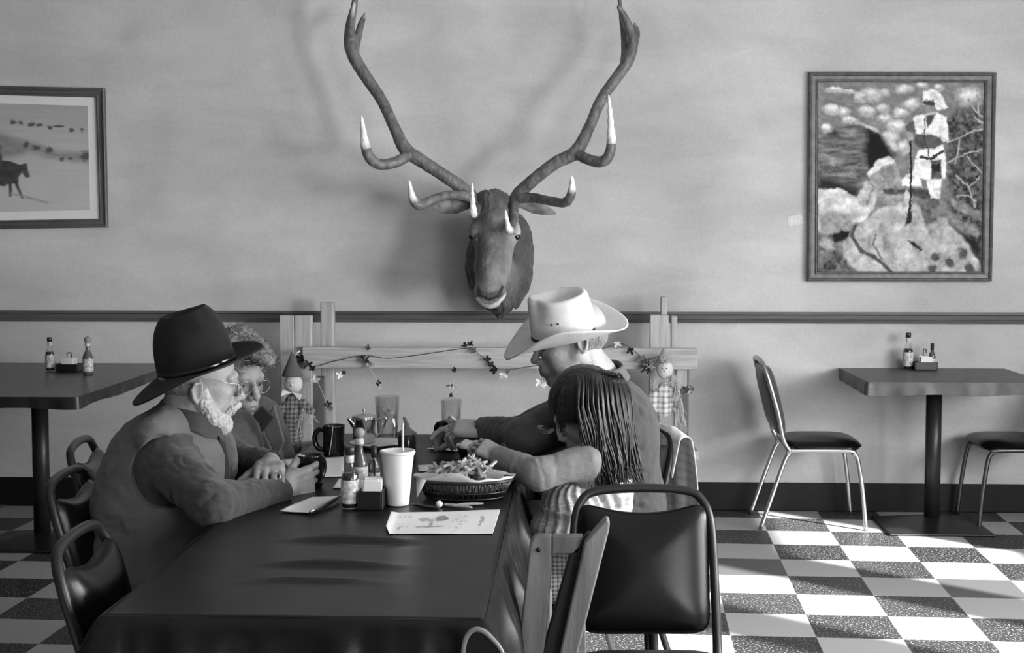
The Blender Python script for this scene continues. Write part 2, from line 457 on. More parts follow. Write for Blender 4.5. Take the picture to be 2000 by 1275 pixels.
P3 = make_chair('empty black vinyl chair tucked under near left side of the clothed table', None, vinyl, black_steel)
place(P3, (-.755, 2.93, 0), R(3))
P4 = make_chair('black vinyl chair the man in the vest and dark hat sits on', None, vinyl, black_steel)
place(P4, (-1.04, 3.66, 0), R(4))
P4b = make_chair('black vinyl chair of the person in glasses, just beyond the vested man\'s chair', None, vinyl, black_steel)
place(P4b, (-1.20, 4.24, 0), R(8))
for c in (P1, P2, P3, P4, P4b): c.scale = (.965,) * 3
P5 = make_chair('grey upholstered chair under the hung pale shirt, seating the white hatted man', None, mat('grey_seat_cloth', .07, .8), black_steel, mat('grey_back_cloth', .07, .75))
place(P5, (.005, 4.47, 0), R(210)); P5.scale = (.965,) * 3
P6 = make_chair('unlit dark chair under the left table, only its slim steel leg catching light', None, vinyl, steel)
place(P6, (-2.62, 5.35, 0), R(100))

# cloth-covered tables
cloth_dark = mat('dark_vinyl_tablecloth', .007, .34, var=.12, vscale=30, bump=.10, bscale=500, spec=.26)
def drape(name, x0, x1, y0, y1, z, drops, wav=.012, nx=60, ny=90, ridges=(), extra=None, mtl=None, rnd=.012, seed=0):
    "one cloth: flat top and four hanging sides; drops = (front, right, back, left) lengths"
    mb = MB()
    def topz(x, y):
        h = 0
        for (rx0, rx1, ry, a, wd) in ridges:
            e = 1 / (1 + math.exp(-(x - rx0) * 35)) / (1 + math.exp((x - rx1) * 35))
            h += a * e * math.exp(-((y - ry - .02 * sin(x * 9)) / wd) ** 2)
        return h + .0006 * sin(x * 31 + y * 7) * sin(y * 23)
    mb.grid(nx, ny, lambda u, v: Vector((x0 + (x1 - x0) * u, y0 + (y1 - y0) * v, z + topz(x0 + (x1 - x0) * u, y0 + (y1 - y0) * v))))
    per = []
    def seg(ax, ay, bx, by, nxn, nyn, d0, n):
        for i in range(n):
            t = i / n; per.append((ax + (bx - ax) * t, ay + (by - ay) * t, nxn, nyn, d0))
    seg(x0, y0, x1, y0, 0, -1, drops[0], nx); seg(x1, y0, x1, y1, 1, 0, drops[1], ny * 2)
    seg(x1, y1, x0, y1, 0, 1, drops[2], nx); seg(x0, y1, x0, y0, -1, 0, drops[3], ny * 2)
    N_ = len(per)
    # smooth normals and drops round the corners
    def sm(i, k):
        s = 0; r = 5
        for j in range(-r, r + 1): s += per[(i + j) % N_][k]
        return s / (2 * r + 1)
    nv = 22
    def g(u, v):
        i = int(round(u * N_)) % N_; x, y = per[i][0], per[i][1]
        nxn, nyn, d = sm(i, 2), sm(i, 3), sm(i, 4)
        l = math.hypot(nxn, nyn); corner = 1 - min(1, (l - .55) / .45) if l < 1 else 0
        nxn, nyn = nxn / l, nyn / l
        s = d * (v ** 2.2)
        a = .002 + rnd * (1 - math.exp(-s / .01)) + (s * .06)
        w_ = wav * min(1, s / .12) * (1 + 1.5 * s / .3)
        ph = (x * 1.0 + y * 1.0)
        a += w_ * (sin(ph * 21 + seed) + .6 * sin(ph * 47 + 1.3 + seed) + .4 * sin(ph * 83)) * .6 + abs(w_) * .6
        a += corner * min(1, s / .08) * .055
        zz = z - s + (.004 if v == 0 else 0) * 0
        if extra: a += extra(x, y, s, v); 
        return Vector((x + nxn * a, y + nyn * a, zz - .0 + (0 if v else topz(x, y)) - (d * .10 * sin(ph * 13 + seed) * v)))
    mb.grid(N_, nv, g, cu=True)
    return mb.build(name, mtl or cloth_dark, solid=.0015)
TX0, TX1, TY0, TY1, TZ = -.86, -.155, 2.555, 4.92, .752
ridges = [(-.60, -.36, 3.50, .0025, .02), (-.62, -.38, 3.20, .011, .018), (-.62, -.36, 3.16, -.005, .016), (-.62, -.40, 2.96, .011, .016), (-.60, -.40, 2.925, -.005, .014),
          (-.62, -.42, 2.81, .009, .013), (-.55, -.38, 3.62, .003, .02)]
t = thing('dining_table', 'long dining table hidden under the dark cloth where four people sit', 'table', (-.5, 3.7, 0))
MB().box((TX0 + .01, TY0 + .01, TZ - .035), (TX1 - .01, TY1 - .01, TZ - .003)).build('tabletop', dark_wood, t, False)
for y in (2.95, 4.3):
    MB().lathe([(.04, .04), (.035, .08), (.035, .7), (.12, .717)], (-.5, y, 0), 24).build('pedestal', black_steel, t)
    m = MB()
    for a in (0, 90): m.box((-.30, -.03, .0), (.30, .03, .035), Matrix.Translation((-.5, y, 0)) @ Matrix.Rotation(R(45 + a), 4, 'Z'))
    m.build('foot', black_steel, t, bevel=.01)
o = drape('tablecloth', TX0, TX1, TY0, TY1, TZ, (.30, .24, .2, .16), ridges=ridges, wav=.016, ny=150, nx=70, seed=.7)
tag(o, 'dark vinyl cloth with creases covering the long dining table', 'tablecloth')

# the pleat of the cloth standing off the near right corner
pts = [(900, 1330), (906, 1262), (915, 1238), (929, 1229), (945, 1233), (962, 1248), (980, 1272), (1004, 1330)]
m = MB(); A = [at(x, y, 2.50) for x, y in pts]; m.add([p + Vector((0, .006, 0)) for p in A], [tuple(range(len(A)))])
cf = m.build('corner_fold', cloth_dark, o, False, solid=.003)
MB().tube(A, [.004, .0045, .005, .005, .005, .0045, .004, .004], 10, 6).build('fold_rim', mat('fold_highlight_vinyl', .17, .35), cf)  # paler tube puts the bright rim highlight of the fold into the colour

# bare table at the right, against the wall
def pedestal_table(name_label, x0, x1, y0, y1, z, thick, topm, cy=None, cx=None):
    t = thing('cafe_table', name_label, 'table', ((x0 + x1) / 2, (y0 + y1) / 2, 0))
    def sag(x): return .004 * sin(x * 17) + .003 * sin(x * 41)
    MB().box((x0 + .004, y0 + .004, z - thick + .012), (x1 - .004, y1, z - .002)).build('tabletop', dark_wood, t, False)
    m = MB(); N_ = 40
    m.grid(N_, 9, lambda u, v: Vector((x0 + (x1 - x0) * u, y0 + (y1 - y0) * v, z)))
    def edge(u, v, pts):
        k = u * (len(pts) - 1); i = min(int(k), len(pts) - 2); f = k - i
        p = Vector(pts[i]) * (1 - f) + Vector(pts[i + 1]) * f
        return p
    pts = [(x0, y1), (x0, y0), (x1, y0), (x1, y1)]
    c = Vector(((x0 + x1) / 2, (y0 + y1) / 2))
    def g(u, v):
        if u < .25: p = Vector(pts[0]).lerp(Vector(pts[1]), u * 4); nn = Vector((-1, 0))
        elif u < .75: p = Vector(pts[1]).lerp(Vector(pts[2]), (u - .25) * 2); nn = Vector((0, -1))
        else: p = Vector(pts[2]).lerp(Vector(pts[3]), (u - .75) * 4); nn = Vector((1, 0))
        s = thick * v; q = p.x * 1.7 + p.y
        off = .003 + .004 * v * (sin(q * 14) + .6 * sin(q * 37)) + (.006 * math.exp(-((u - .25) / .012) ** 2) if v > .2 else 0)
        return Vector((p.x + nn.x * off, p.y + nn.y * off, z - s - v * .004 * sin(q * 9)))
    m.grid(161, 9, g)
    m.build('vinyl_cover', topm, t)
    cx = cx or (x0 + x1) / 2; cy = cy or (y0 + y1) / 2
    MB().lathe([(.075, z - thick - .02), (.075, z - thick + .012)], (cx, cy, 0), 32).build('bracket', black_steel, t)
    MB().lathe([(.038, .05), (.038, z - thick)], (cx, cy, 0), 32).build('pedestal', mat('worn_black_post', .022, .4, var=.4, vscale=6, metal=.3), t)
    m = MB(); n = 5
    V = []
    for r_, zz in ((.285, 0.0), (.285, .012), (.06, .055), (.0, .056)):
        for k in range(4):
            a = R(45 + 90 * k); V.append(Vector((cx + r_ * cos(a) * 1.25, cy + r_ * sin(a) * 1.05, zz)))
    m.add(V, [(3, 2, 1, 0)] + [(i * 4 + k, i * 4 + (k + 1) % 4, i * 4 + 4 + (k + 1) % 4, i * 4 + 4 + k) for i in range(3) for k in range(4)])
    m.build('base', black_steel, t, bevel=.008)
    return t
a = at(1638, 717, WALL_Y - .02); b = atz(1702, 748, .75)
TZR = .755
pedestal_table('square cafe table with brown vinyl top under the painting of the standing figure', (a.x + b.x) / 2 - .01, 2.235, b.y, WALL_Y - .025, TZR, .062,
               mat('brown_vinyl_top', .06, .42, var=.3, vscale=14, stretch=(1, 3, 1)), cx=at(1822, 900, 7.03).x, cy=7.03)
pedestal_table('dark topped cafe table at the left edge beneath the horse picture', -3.6, -2.07, 5.87, WALL_Y - .025, .765, .05,
               mat('dark_vinyl_top', .02, .3, var=.2, vscale=10), cx=at(72, 900, 6.45).x, cy=6.5)

# ------------------------------------------------------------ rustic bench against the wall
pine = mat('light_pine', .36, .5, var=.22, vscale=3.5, stretch=(14, 6, 1.0), bump=.15, bscale=30)
pine_h = mat('light_pine_lengthwise', .36, .5, var=.22, vscale=3.5, stretch=(1.2, 1.2, 22), bump=.15, bscale=30)
dark_pine = mat('dark_pine_boards', .10, .6, var=.3, vscale=4, stretch=(4, 1, 1))  # darker pine of the side panels
t = thing('wooden_bench', 'rustic pine bench with tall posts against the wall behind the diners', 'bench', (-.2, 7.2, 0))
def board(name, px0, py0, px1, py1, Y, th, m=pine, bv=.006):
    a = at(px0, py1, Y); b = at(px1, py0, Y)
    return MB().box((a.x, Y, a.z), (b.x, Y + th, b.z)).build(name, m, t, bevel=bv, seg=3)
board('back_plank', 590, 680, 1363, 719, 7.10, .04, pine_h)
for px in ((550, 574), (579, 608)): board('front_post', px[0], 616, px[1], 1040, 7.14, .05)
board('tall_post', 629, 590, 651, 1005, 7.21, .06)
board('front_post', 1267, 615, 1306, 1040, 7.14, .05)
board('front_post', 1308, 617, 1323, 1040, 7.15, .05)
board('tall_post', 1288, 580, 1303, 1003, 7.22, .06)
board('side_panel', 608, 735, 634, 905, 7.17, .03, dark_pine)
board('side_panel', 1326, 720, 1346, 930, 7.19, .02, dark_pine)
board('seat_bracket', 1320, 716, 1342, 760, 7.14, .045)
a, b = at(600, 905, 6.9), at(1362, 862, 6.9)
MB().box((a.x, 6.82, .36), (b.x, 7.12, .405)).build('seat_board', pine_h, t, bevel=.008)
MB().box((b.x - .09, 6.84, .0), (b.x - .02, 7.1, .36)).build('leg', pine, t, bevel=.005)
MB().box((a.x + .02, 6.84, .0), (a.x + .09, 7.1, .36)).build('leg', pine, t, bevel=.005)

# ------------------------------------------------------------ wooden high chair between the long table and the black chair
oak = mat('worn_oak', .16, .45, var=.4, vscale=4, stretch=(6, 6, 1), bump=.15, bscale=40)
t = thing('wooden_high_chair', 'scuffed wooden child\'s high chair beside the black vinyl chair', 'high chair', (0, 3.3, 0))
def plank(name, pts, Y, th, m=oak, par=None, bv=.006):
    "outline in picture pixels at a distance, given its thickness in depth"
    P = [at(x, y, Y) for x, y in pts]
    return MB().prism([(p.x, p.z) for p in P], Y, Y + th).build(name, m, par or t, bevel=bv, seg=3)
def zdown(px, py, px2, py2, Y):  # pixel where the line meets the floor at Y
    a, b = at(px, py, Y), at(px2, py2, Y); k = a.z / (a.z - b.z); c = a + (b - a) * k; return c
Yh = 3.12
for k, Y in enumerate((Yh, Yh + .26)):
    def wx(px, py): p = at(px, py, Yh); return (p.x, p.z)
    # front leg with rounded head, running into the arm rail
    A, B = wx(1036, 1056), wx(1078, 1050); fl = [wx(1014, 1275), wx(1066, 1275)]
    def ext(p, q, z=0): s = (p[1] - z) / (p[1] - q[1]); return (p[0] + (q[0] - p[0]) * s, z)
    if k: continue
    leg = [wx(1040, 1050), wx(1050, 1046), wx(1078, 1045), wx(1078, 1110), ext(wx(1078, 1110), wx(1064, 1275)), ext(wx(1036, 1060), wx(1012, 1275)), wx(1035, 1062)]
    MB().prism(leg, Y, Y + .03).build('front_leg', oak, t, bevel=.006, seg=3)
    if k == 0:
        rl = [wx(1184, 1008), wx(1191, 1014), wx(1189, 1030), ext(wx(1189, 1030), wx(1127, 1275)), ext(wx(1150, 1050), wx(1097, 1275)), wx(1142, 1053)]
        MB().prism(rl, Y - .03, Y + .02).build('rear_leg', oak, t, bevel=.007, seg=3)
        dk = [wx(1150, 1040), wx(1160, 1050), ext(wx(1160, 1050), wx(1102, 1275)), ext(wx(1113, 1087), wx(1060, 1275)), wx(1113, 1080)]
        MB().prism(dk, Y + .0, Y + .035).build('shade_board', mat('shaded_side_black', .008, .5), t, bevel=.005, seg=3)  # black board added to stand for the shaded side of the leg
    MB().prism([wx(1078, 1046), wx(1140, 1046), wx(1130, 1082), wx(1085, 1082), wx(1078, 1090)], Y, Y + .028).build('armrest', oak, t, bevel=.005)
    a = at(1052, 1073, Yh); MB().lathe([(.005, 0), (.005, .006), (0, .007)], (0, 0, 0), 12, Matrix.Translation((a.x, Y, a.z)) @ Matrix.Rotation(pi / 2, 4, 'X')).build('bolt', black_steel, t)
MB().box((at(1040, 1100, Yh).x, Yh + .24, 0), (at(1075, 1100, Yh).x, Yh + .27, .60)).build('front_leg', oak, t, bevel=.006)
a, b = at(1040, 1200, Yh), at(1120, 1215, Yh)
MB().box((a.x, Yh + .03, .50), (b.x + .03, Yh + .26, .52)).build('seat', oak, t, bevel=.005)
MB().box((a.x + .05, Yh + .03, .24), (a.x + .08, Yh + .26, .27)).build('stretcher', oak, t, bevel=.005)
# ------------------------------------------------------------ things on the tables
TT = TZ + .0022
glass = mat('clear_glass', .95, .03, trans=1.0, ior=1.3)
glass.use_nodes = True
thin = bpy.data.materials.new('thin_glass'); thin.use_nodes = True
_n, _l = thin.node_tree.nodes, thin.node_tree.links
_n.clear(); _o = _n.new('ShaderNodeOutputMaterial'); _m = _n.new('ShaderNodeMixShader'); _t = _n.new('ShaderNodeBsdfTransparent'); _g = _n.new('ShaderNodeBsdfGlossy')
_f = _n.new('ShaderNodeLayerWeight'); _f.inputs[0].default_value = .22; _g.inputs['Roughness'].default_value = .04; _t.inputs[0].default_value = (.95, .95, .95, 1)
_l.new(_f.outputs['Facing'], _m.inputs[0]); _l.new(_t.outputs[0], _m.inputs[1]); _l.new(_g.outputs[0], _m.inputs[2]); _l.new(_m.outputs[0], _o.inputs[0])
MATS['thin_glass'] = thin
sauce = mat('dark_sauce', .035, .12); cap_blk = mat('black_cap', .02, .4); paper = mat('white_paper', .72, .7)
label_m = mat('printed_label', .5, .5, var=.45, vscale=90, detail=2); label_d = mat('dark_printed_label', .12, .5, var=.7, vscale=80, detail=2)
wood_ball = mat('turned_wood_cap', .24, .5, var=.2, vscale=40); black_glz = mat('black_glaze', .008, .10); plastic_b = mat('black_basket_plastic', .012, .35)
foam = mat('styrofoam', .80, .6, sub=.1); china = mat('white_china', .68, .2); tin = mat('polished_tin', .55, .18, metal=1.0)

def hot_sauce(label, loc, h, w, kind):
    x, y, z = loc; t = thing('hot_sauce_bottle', label, 'bottle', loc); r = w / 2
    if kind == 'cap':
        body = [(0, 0), (r * .92, 0), (r, .004), (r, h * .50), (r * .93, h * .56), (r * .5, h * .68), (r * .42, h * .74), (r * .42, h * .90)]
        MB().lathe(body, loc, 24).build('glass', thin, t)
        MB().lathe([(0, .003), (r * .9, .004), (r * .93, h * .5), (r * .8, h * .57), (0, h * .57)], loc, 24).build('sauce', sauce, t)
        MB().lathe([(r * 1.015, h * .09), (r * 1.03, h * .1), (r * 1.03, h * .46), (r * 1.015, h * .47)], loc, 24).build('label', label_m, t)
        MB().lathe([(r * .48, h * .87), (r * .55, h * .875), (r * .56, h * .985), (r * .5, h), (0, h)], loc, 24).build('cap', cap_blk, t)
        MB().lathe([(r * .44, h * .745), (r * .47, h * .75), (r * .47, h * .86), (r * .44, h * .865)], loc, 24).build('neck_label', label_m, t)
    elif kind == 'ball':
        body = [(0, 0), (r * .9, 0), (r, .004), (r, h * .42), (r * .9, h * .50), (r * .45, h * .62), (r * .40, h * .72), (r * .44, h * .75), (0, h * .75)]
        MB().lathe(body, loc, 24).build('glass', mat('sauce_filled_glass', .09, .15), t)
        MB().lathe([(r * 1.01, h * .08), (r * 1.03, h * .09), (r * 1.03, h * .40), (r * 1.01, h * .41)], loc, 24).build('label', label_m, t)
        MB().lathe([(r * .5, h * .74), (r * .52, h * .76), (r * .5, h * .83)], loc, 20).build('collar', label_m, t)
        q = r * .66; prof = [(max(0.0001, q * sin(pi * k / 12)), h - q - q * cos(pi * k / 12)) for k in range(1, 13)]
        MB().lathe([(r * .48, h * .80)] + prof, loc, 24).build('cap', wood_ball, t)
    else:
        body = [(0, 0), (r * .92, 0), (r, .003), (r, h * .48), (r * .9, h * .58), (r * .42, h * .70), (r * .40, h * .76)]
        MB().lathe(body + [(0, h * .76)], loc, 20).build('glass', mat('sauce_filled_glass', .09, .15), t)
        MB().lathe([(r * 1.02, h * .12), (r * 1.03, h * .13), (r * 1.03, h * .4), (r * 1.02, h * .41)], loc, 20).build('label', label_m, t)
        MB().lathe([(r * .46, h * .74), (r * .54, h * .75), (r * .52, h * .99), (0, h)], loc, 20).build('cap', cap_blk, t)
    return t
def caddy(label, loc, w, d, h, rz=0, group=None, n=6, plabel=''):
    x, y, z = loc; t = thing('condiment_caddy', label, 'caddy', loc)
    M = Matrix.Translation(loc) @ Matrix.Rotation(rz, 4, 'Z')
    m = MB(); th = .004
    m.box((-w / 2, -d / 2, 0), (w / 2, d / 2, th), M)
    m.box((-w / 2, -d / 2, th), (-w / 2 + th, d / 2, h), M); m.box((w / 2 - th, -d / 2, th), (w / 2, d / 2, h), M)
    m.box((-w / 2 + th, -d / 2, th), (w / 2 - th, -d / 2 + th, h), M); m.box((-w / 2 + th, d / 2 - th, th), (w / 2 - th, d / 2, h), M)
    m.build('tray', plastic_b, t, bevel=.0015)
    m = MB(); m.tube([M @ Vector(p) for p in [(0, d / 2, h * .5), (0, d / 2, h * 2.1), (0, d * .3, h * 2.5), (0, -d * .0, h * 2.5), (0, -d * .3, h * 2.5), (0, -d / 2 + .01, h * 2.1)]], .0025, 8, 4)
    m.build('handle', plastic_b, t)
    for k in range(n):
        yy = -d / 2 + .010 + (d - .02) * k / max(1, n - 1)
        xx = RNG.uniform(-.15, .15) * w * .3
        Mk = M @ Matrix.Translation((xx, yy, th + .0)) @ Matrix.Rotation(R(RNG.uniform(-7, 7)), 4, 'Y')
        pw = min(w * .36, .028)
        o = MB().box((-pw, -.0022, 0), (pw, .0022, h * 1.0 + .022), Mk).build('sugar_packet', paper, None, bevel=.001)
        tag(o, ('frontmost ' if k == 0 else 'rearmost ' if k == n - 1 else '%s from front, ' % ('', 'second', 'third', 'fourth', 'fifth')[k]) + plabel, 'sugar packet', group)
def on(px, py, z=None):
    p = atz(px, py, TT if z is None else z); return (p.x, p.y, p.z)

hot_sauce('clear hot sauce bottle with black cap and pale label at front of the long table', on(684, 992), .158, .046, 'cap')
hot_sauce('hot sauce bottle with round wooden cap in the long table cluster', on(703, 962), .178, .044, 'ball')
hot_sauce('small black-capped sauce bottle beside the foam cup', on(731, 958), .125, .032, 'small')
caddy('black condiment caddy holding packets beside foam cup', on(727, 990), .064, .085, .048, 0, 'sugar packets in the long table caddy', 6, 'white sugar packet standing in the caddy beside the foam cup')
# foam cup
L = on(777, 985); t = thing('foam_cup', 'white foam cup with ridged lid band and straw beside the fry basket', 'cup', L)
MB().lathe([(0, 0), (.0275, 0), (.029, .002), (.0395, .112), (.0405, .113), (.0415, .128), (.0435, .130), (.0445, .136), (.0435, .139), (.041, .139), (.039, .132), (.027, .006), (0, .006)], L, 48).build('cup', foam, t)
MB().lathe([(.0435, .133), (.0462, .134), (.0465, .138), (.045, .142), (.040, .1415), (.038, .137), (0, .137)], L, 48).build('lid', mat('cup_lid', .6, .25), t)
MB().tube([(L[0] + .012, L[1] + .012, L[2] + .02), (L[0] + .012, L[1] + .014, L[2] + .21)], .0032, 10).build('straw', mat('straw_plastic', .5, .3), t)
# mugs
def mug(label, loc, h, r, ha, string=False):
    t = thing('coffee_mug', label, 'mug', loc)
    MB().lathe([(0, 0), (r * .86, 0), (r * .9, .003), (r * .96, h * .3), (r * .93, h * .6), (r * .97, h * .95), (r * 1.02, h), (r * .97, h), (r * .88, h * .93), (r * .86, h * .6), (r * .85, .01), (0, .008)], loc, 40).build('cup', black_glz, t)
    MB().lathe([(0, h * .8), (r * .86, h * .8)], loc, 30).build('coffee', sauce, t)
    c, s = cos(ha), sin(ha); P = [(r * .9, h * .82), (r * 1.25, h * .86), (r * 1.6, h * .72), (r * 1.65, h * .48), (r * 1.4, h * .27), (r * .92, h * .2)]
    MB().tube([(loc[0] + a * c, loc[1] + a * s, loc[2] + b) for a, b in P], .006, 10, 4, flat=1.5).build('handle', black_glz, t)
    if string:
        MB().tube([(loc[0] + .004, loc[1] - r * .8, loc[2] + h * .9), (loc[0] + .004, loc[1] - r * 1.03, loc[2] + h * 1.01), (loc[0] + .0, loc[1] - r * 1.03, loc[2] + h * .6), (loc[0] - .008, loc[1] - r * 1.04, loc[2] + .008)], .0012, 6, 2).build('teabag_string', paper, t)
    return t
mug('black mug with teabag string hanging out, beside the metal teapot', on(652, 890), .098, .036, R(180), True)
MUG2 = on(606, 952)
mug('black mug gripped by the man in the dark hat', MUG2, .092, .037, R(60))
mug('black mug behind the white hatted man\'s hands at the far end', on(876, 872), .085, .030, R(150))
# teapot on a plate
L = on(738, 872); t = thing('serving_plate', 'white china plate under the metal teapot', 'plate', L)
MB().lathe([(0, 0), (.05, 0), (.054, .003), (.088, .013), (.092, .015), (.091, .0175), (.086, .016), (.053, .006), (0, .005)], L, 48).build('dish', china, t)
L = (on(711, 868)[0], on(711, 868)[1], TT + .0065); t = thing('metal_teapot', 'small polished metal teapot with lid knob and thin handle', 'teapot', L)
MB().lathe([(0, 0), (.036, 0), (.038, .003), (.037, .04), (.0385, .078), (.041, .082), (.0395, .083), (0, .082)], L, 40).build('pot', tin, t)
MB().lathe([(.040, .083), (.0395, .088), (.03, .093), (.006, .097), (.003, .100), (.003, .106), (.0055, .110), (.0, .113)], L, 32).build('lid', tin, t)
MB().tube([(L[0] + .037, L[1], L[2] + .074), (L[0] + .055, L[1], L[2] + .082), (L[0] + .072, L[1], L[2] + .084), (L[0] + .070, L[1], L[2] + .064), (L[0] + .056, L[1], L[2] + .036), (L[0] + .037, L[1], L[2] + .02)], .003, 8, 4).build('handle', tin, t)
MB().tube([(L[0] - .03, L[1] - .02, L[2] + .06), (L[0] - .042, L[1] - .028, L[2] + .078), (L[0] - .047, L[1] - .032, L[2] + .084)], [.010, .007, .005], 10, 3).build('spout', tin, t)
# glasses
def tumbler(label, loc, h, r0, r1, fill=.75):
    t = thing('drinking_glass', label, 'glass', loc)
    MB().lathe([(0, 0), (r0, 0), (r0 * 1.02, .003), (r1, h), (r1 - .0018, h), (r0 * .96, .010), (0, .010)], loc, 32).build('tumbler', thin, t)
    rr = r0 * .95 + (r1 - r0) * fill
    MB().lathe([(0, .0105), (r0 * .95, .0105), (rr, h * fill), (0, h * fill)], loc, 32).build('water', thin, t)
    for k in range(3):
        a = k * 2.2; M = Matrix.Translation((loc[0] + .012 * cos(a), loc[1] + .012 * sin(a), loc[2] + h * fill - .014 - .02 * (k % 2))) @ Matrix.Rotation(a, 4, 'Z') @ Matrix.Rotation(.5 * k, 4, 'X')
        MB().box((-.010, -.010, -.010), (.010, .010, .010), M).build('ice_cube', thin, t, bevel=.003)
    return t
tumbler('tall clear water glass standing behind the metal teapot', on(757, 858), .148, .034, .042)
tumbler('clear empty-looking glass behind the white hatted man\'s hands', on(881, 857), .135, .030, .036, .4)
# dark syrup jar with pump top
L = on(795, 890); t = thing('syrup_dispenser', 'dark glass syrup dispenser with spout behind the foam cup', 'dispenser', L)
MB().lathe([(0, 0), (.027, 0), (.029, .004), (.029, .062), (.024, .07), (0, .07)], L, 32).build('jar', mat('dark_syrup', .02, .15), t)
MB().lathe([(.025, .066), (.031, .068), (.031, .074), (.018, .082), (.008, .092), (.007, .104), (0, .105)], L, 28).build('cap', mat('grey_plastic', .13, .4), t)
MB().tube([(L[0], L[1], L[2] + .098), (L[0] - .006, L[1], L[2] + .116), (L[0] - .012, L[1], L[2] + .122)], [.006, .005, .004], 10, 3).build('spout', mat('grey_plastic'), t)
# bowl of ice cream
L = on(919, 909); BOWL = L; t = thing('dessert_bowl', 'small dark bowl in front of the girl\'s hands', 'bowl', L)
MB().lathe([(0, 0), (.022, 0), (.023, .004), (.033, .03), (.040, .052), (.0425, .056), (.0405, .057), (.036, .05), (.020, .01), (0, .008)], L, 40).build('bowl', black_glz, t)
m = MB()
for k in range(9):
    a = k * 2.4; q = .0 if k == 0 else .018
    r = .017 if k else .022
    m.lathe([(max(.0001, r * sin(pi * j / 8)), -r * cos(pi * j / 8)) for j in range(9)], (L[0] + q * cos(a), L[1] + q * sin(a), L[2] + .055 + .006 * sin(k * 1.7)), 14)
tag(m.build('ice_cream', mat('ice_cream', .8, .45, sub=.2)), 'white ice cream heaped in the small dark bowl', 'ice cream')
# papers
def sheet(name, label, cat, pts, z, mtl, th=.0006, nsub=14, curl=.0, seed=0, group=None):
    "four corners as picture points lying on the table"
    P = [atz(x, y, z) for x, y in pts]
    def fn(u, v):
        p = P[0].lerp(P[1], u).lerp(P[3].lerp(P[2], u), v)
        q = vnoise(np.array([[p.x * 14, p.y * 14, seed]]), seed)[0]
        e = max(abs(2 * u - 1), abs(2 * v - 1)) ** 5
        return Vector((p.x, p.y, z + .0012 + curl * (e * (.5 + .5 * q)) + .0006 * q))
    return tag(MB().grid(nsub, nsub, fn).build(name, mtl, None, solid=th), label, cat, group)
def draw_attr(o, fn, name='col'):
    me = o.data; n = len(me.vertices); P = np.empty(n * 3, np.float32); me.vertices.foreach_get('co', P); c = fn(P.reshape(-1, 3))
    a = me.attributes.new(name, 'FLOAT_COLOR', 'POINT'); A = np.ones((n, 4), np.float32); A[:, :3] = np.asarray(c)[:, None]; a.data.foreach_set('color', A.ravel())
sheet('napkin', 'white paper napkin under the knife by the folded arms', 'napkin', [(610, 974), (662, 972), (608, 1006), (546, 1000)], TT, paper, curl=.006, seed=3)
# cutlery on that napkin
def stick(name, label, cat, a, b, r0, r1, mtl, z=.004, z2=None, flat=.5):
    A, B = atz(*a, TT + z), atz(*b, TT + (z if z2 is None else z2))
    return tag(MB().tube([A, A.lerp(B, .3), A.lerp(B, .7), B], [r0 * .6, r0, r1, r1 * .5], 10, 3, flat=flat).build(name, mtl), label, cat)
stick('table_knife', 'steel table knife on the napkin by the folded arms', 'knife', (606, 1000), (664, 969), .011, .009, steel, .011)
sheet('paper_placemat', 'paper placemat under the gripped black mug', 'placemat', [(548, 898), (672, 892), (672, 930), (585, 935)], TT, paper, seed=5)
sheet('paper_scrap', 'small white corner of paper left of the capped sauce bottle', 'paper', [(662, 935), (669, 936), (668, 954), (649, 954)], TT, paper, nsub=5)
sheet('paper_slip', 'small white slip right of the foam cup rim, on bare cloth', 'paper', [(816, 909), (848, 907), (862, 918), (818, 921)], TT, paper, nsub=5)
sheet('napkin', 'white napkin with a dark fork, left of the ice cream bowl', 'napkin', [(872, 862), (930, 866), (922, 884), (833, 880)], TT, paper, curl=.008, seed=9)
A = on(868, 878); B = on(912, 868)
m = MB().tube([(A[0], A[1], TT + .012), (B[0], B[1], TT + .014)], [.003, .004], 8, flat=.5)
for k in (-1, 0, 1): m.tube([(A[0], A[1] + k * .004, TT + .012), (A[0] - .045, A[1] + k * .006 - .02, TT + .011)], .0014, 6)
tag(m.build('dinner_fork', mat('dark_steel', .1, .35, metal=1)), 'dark fork lying on the napkin left of the bowl', 'fork')
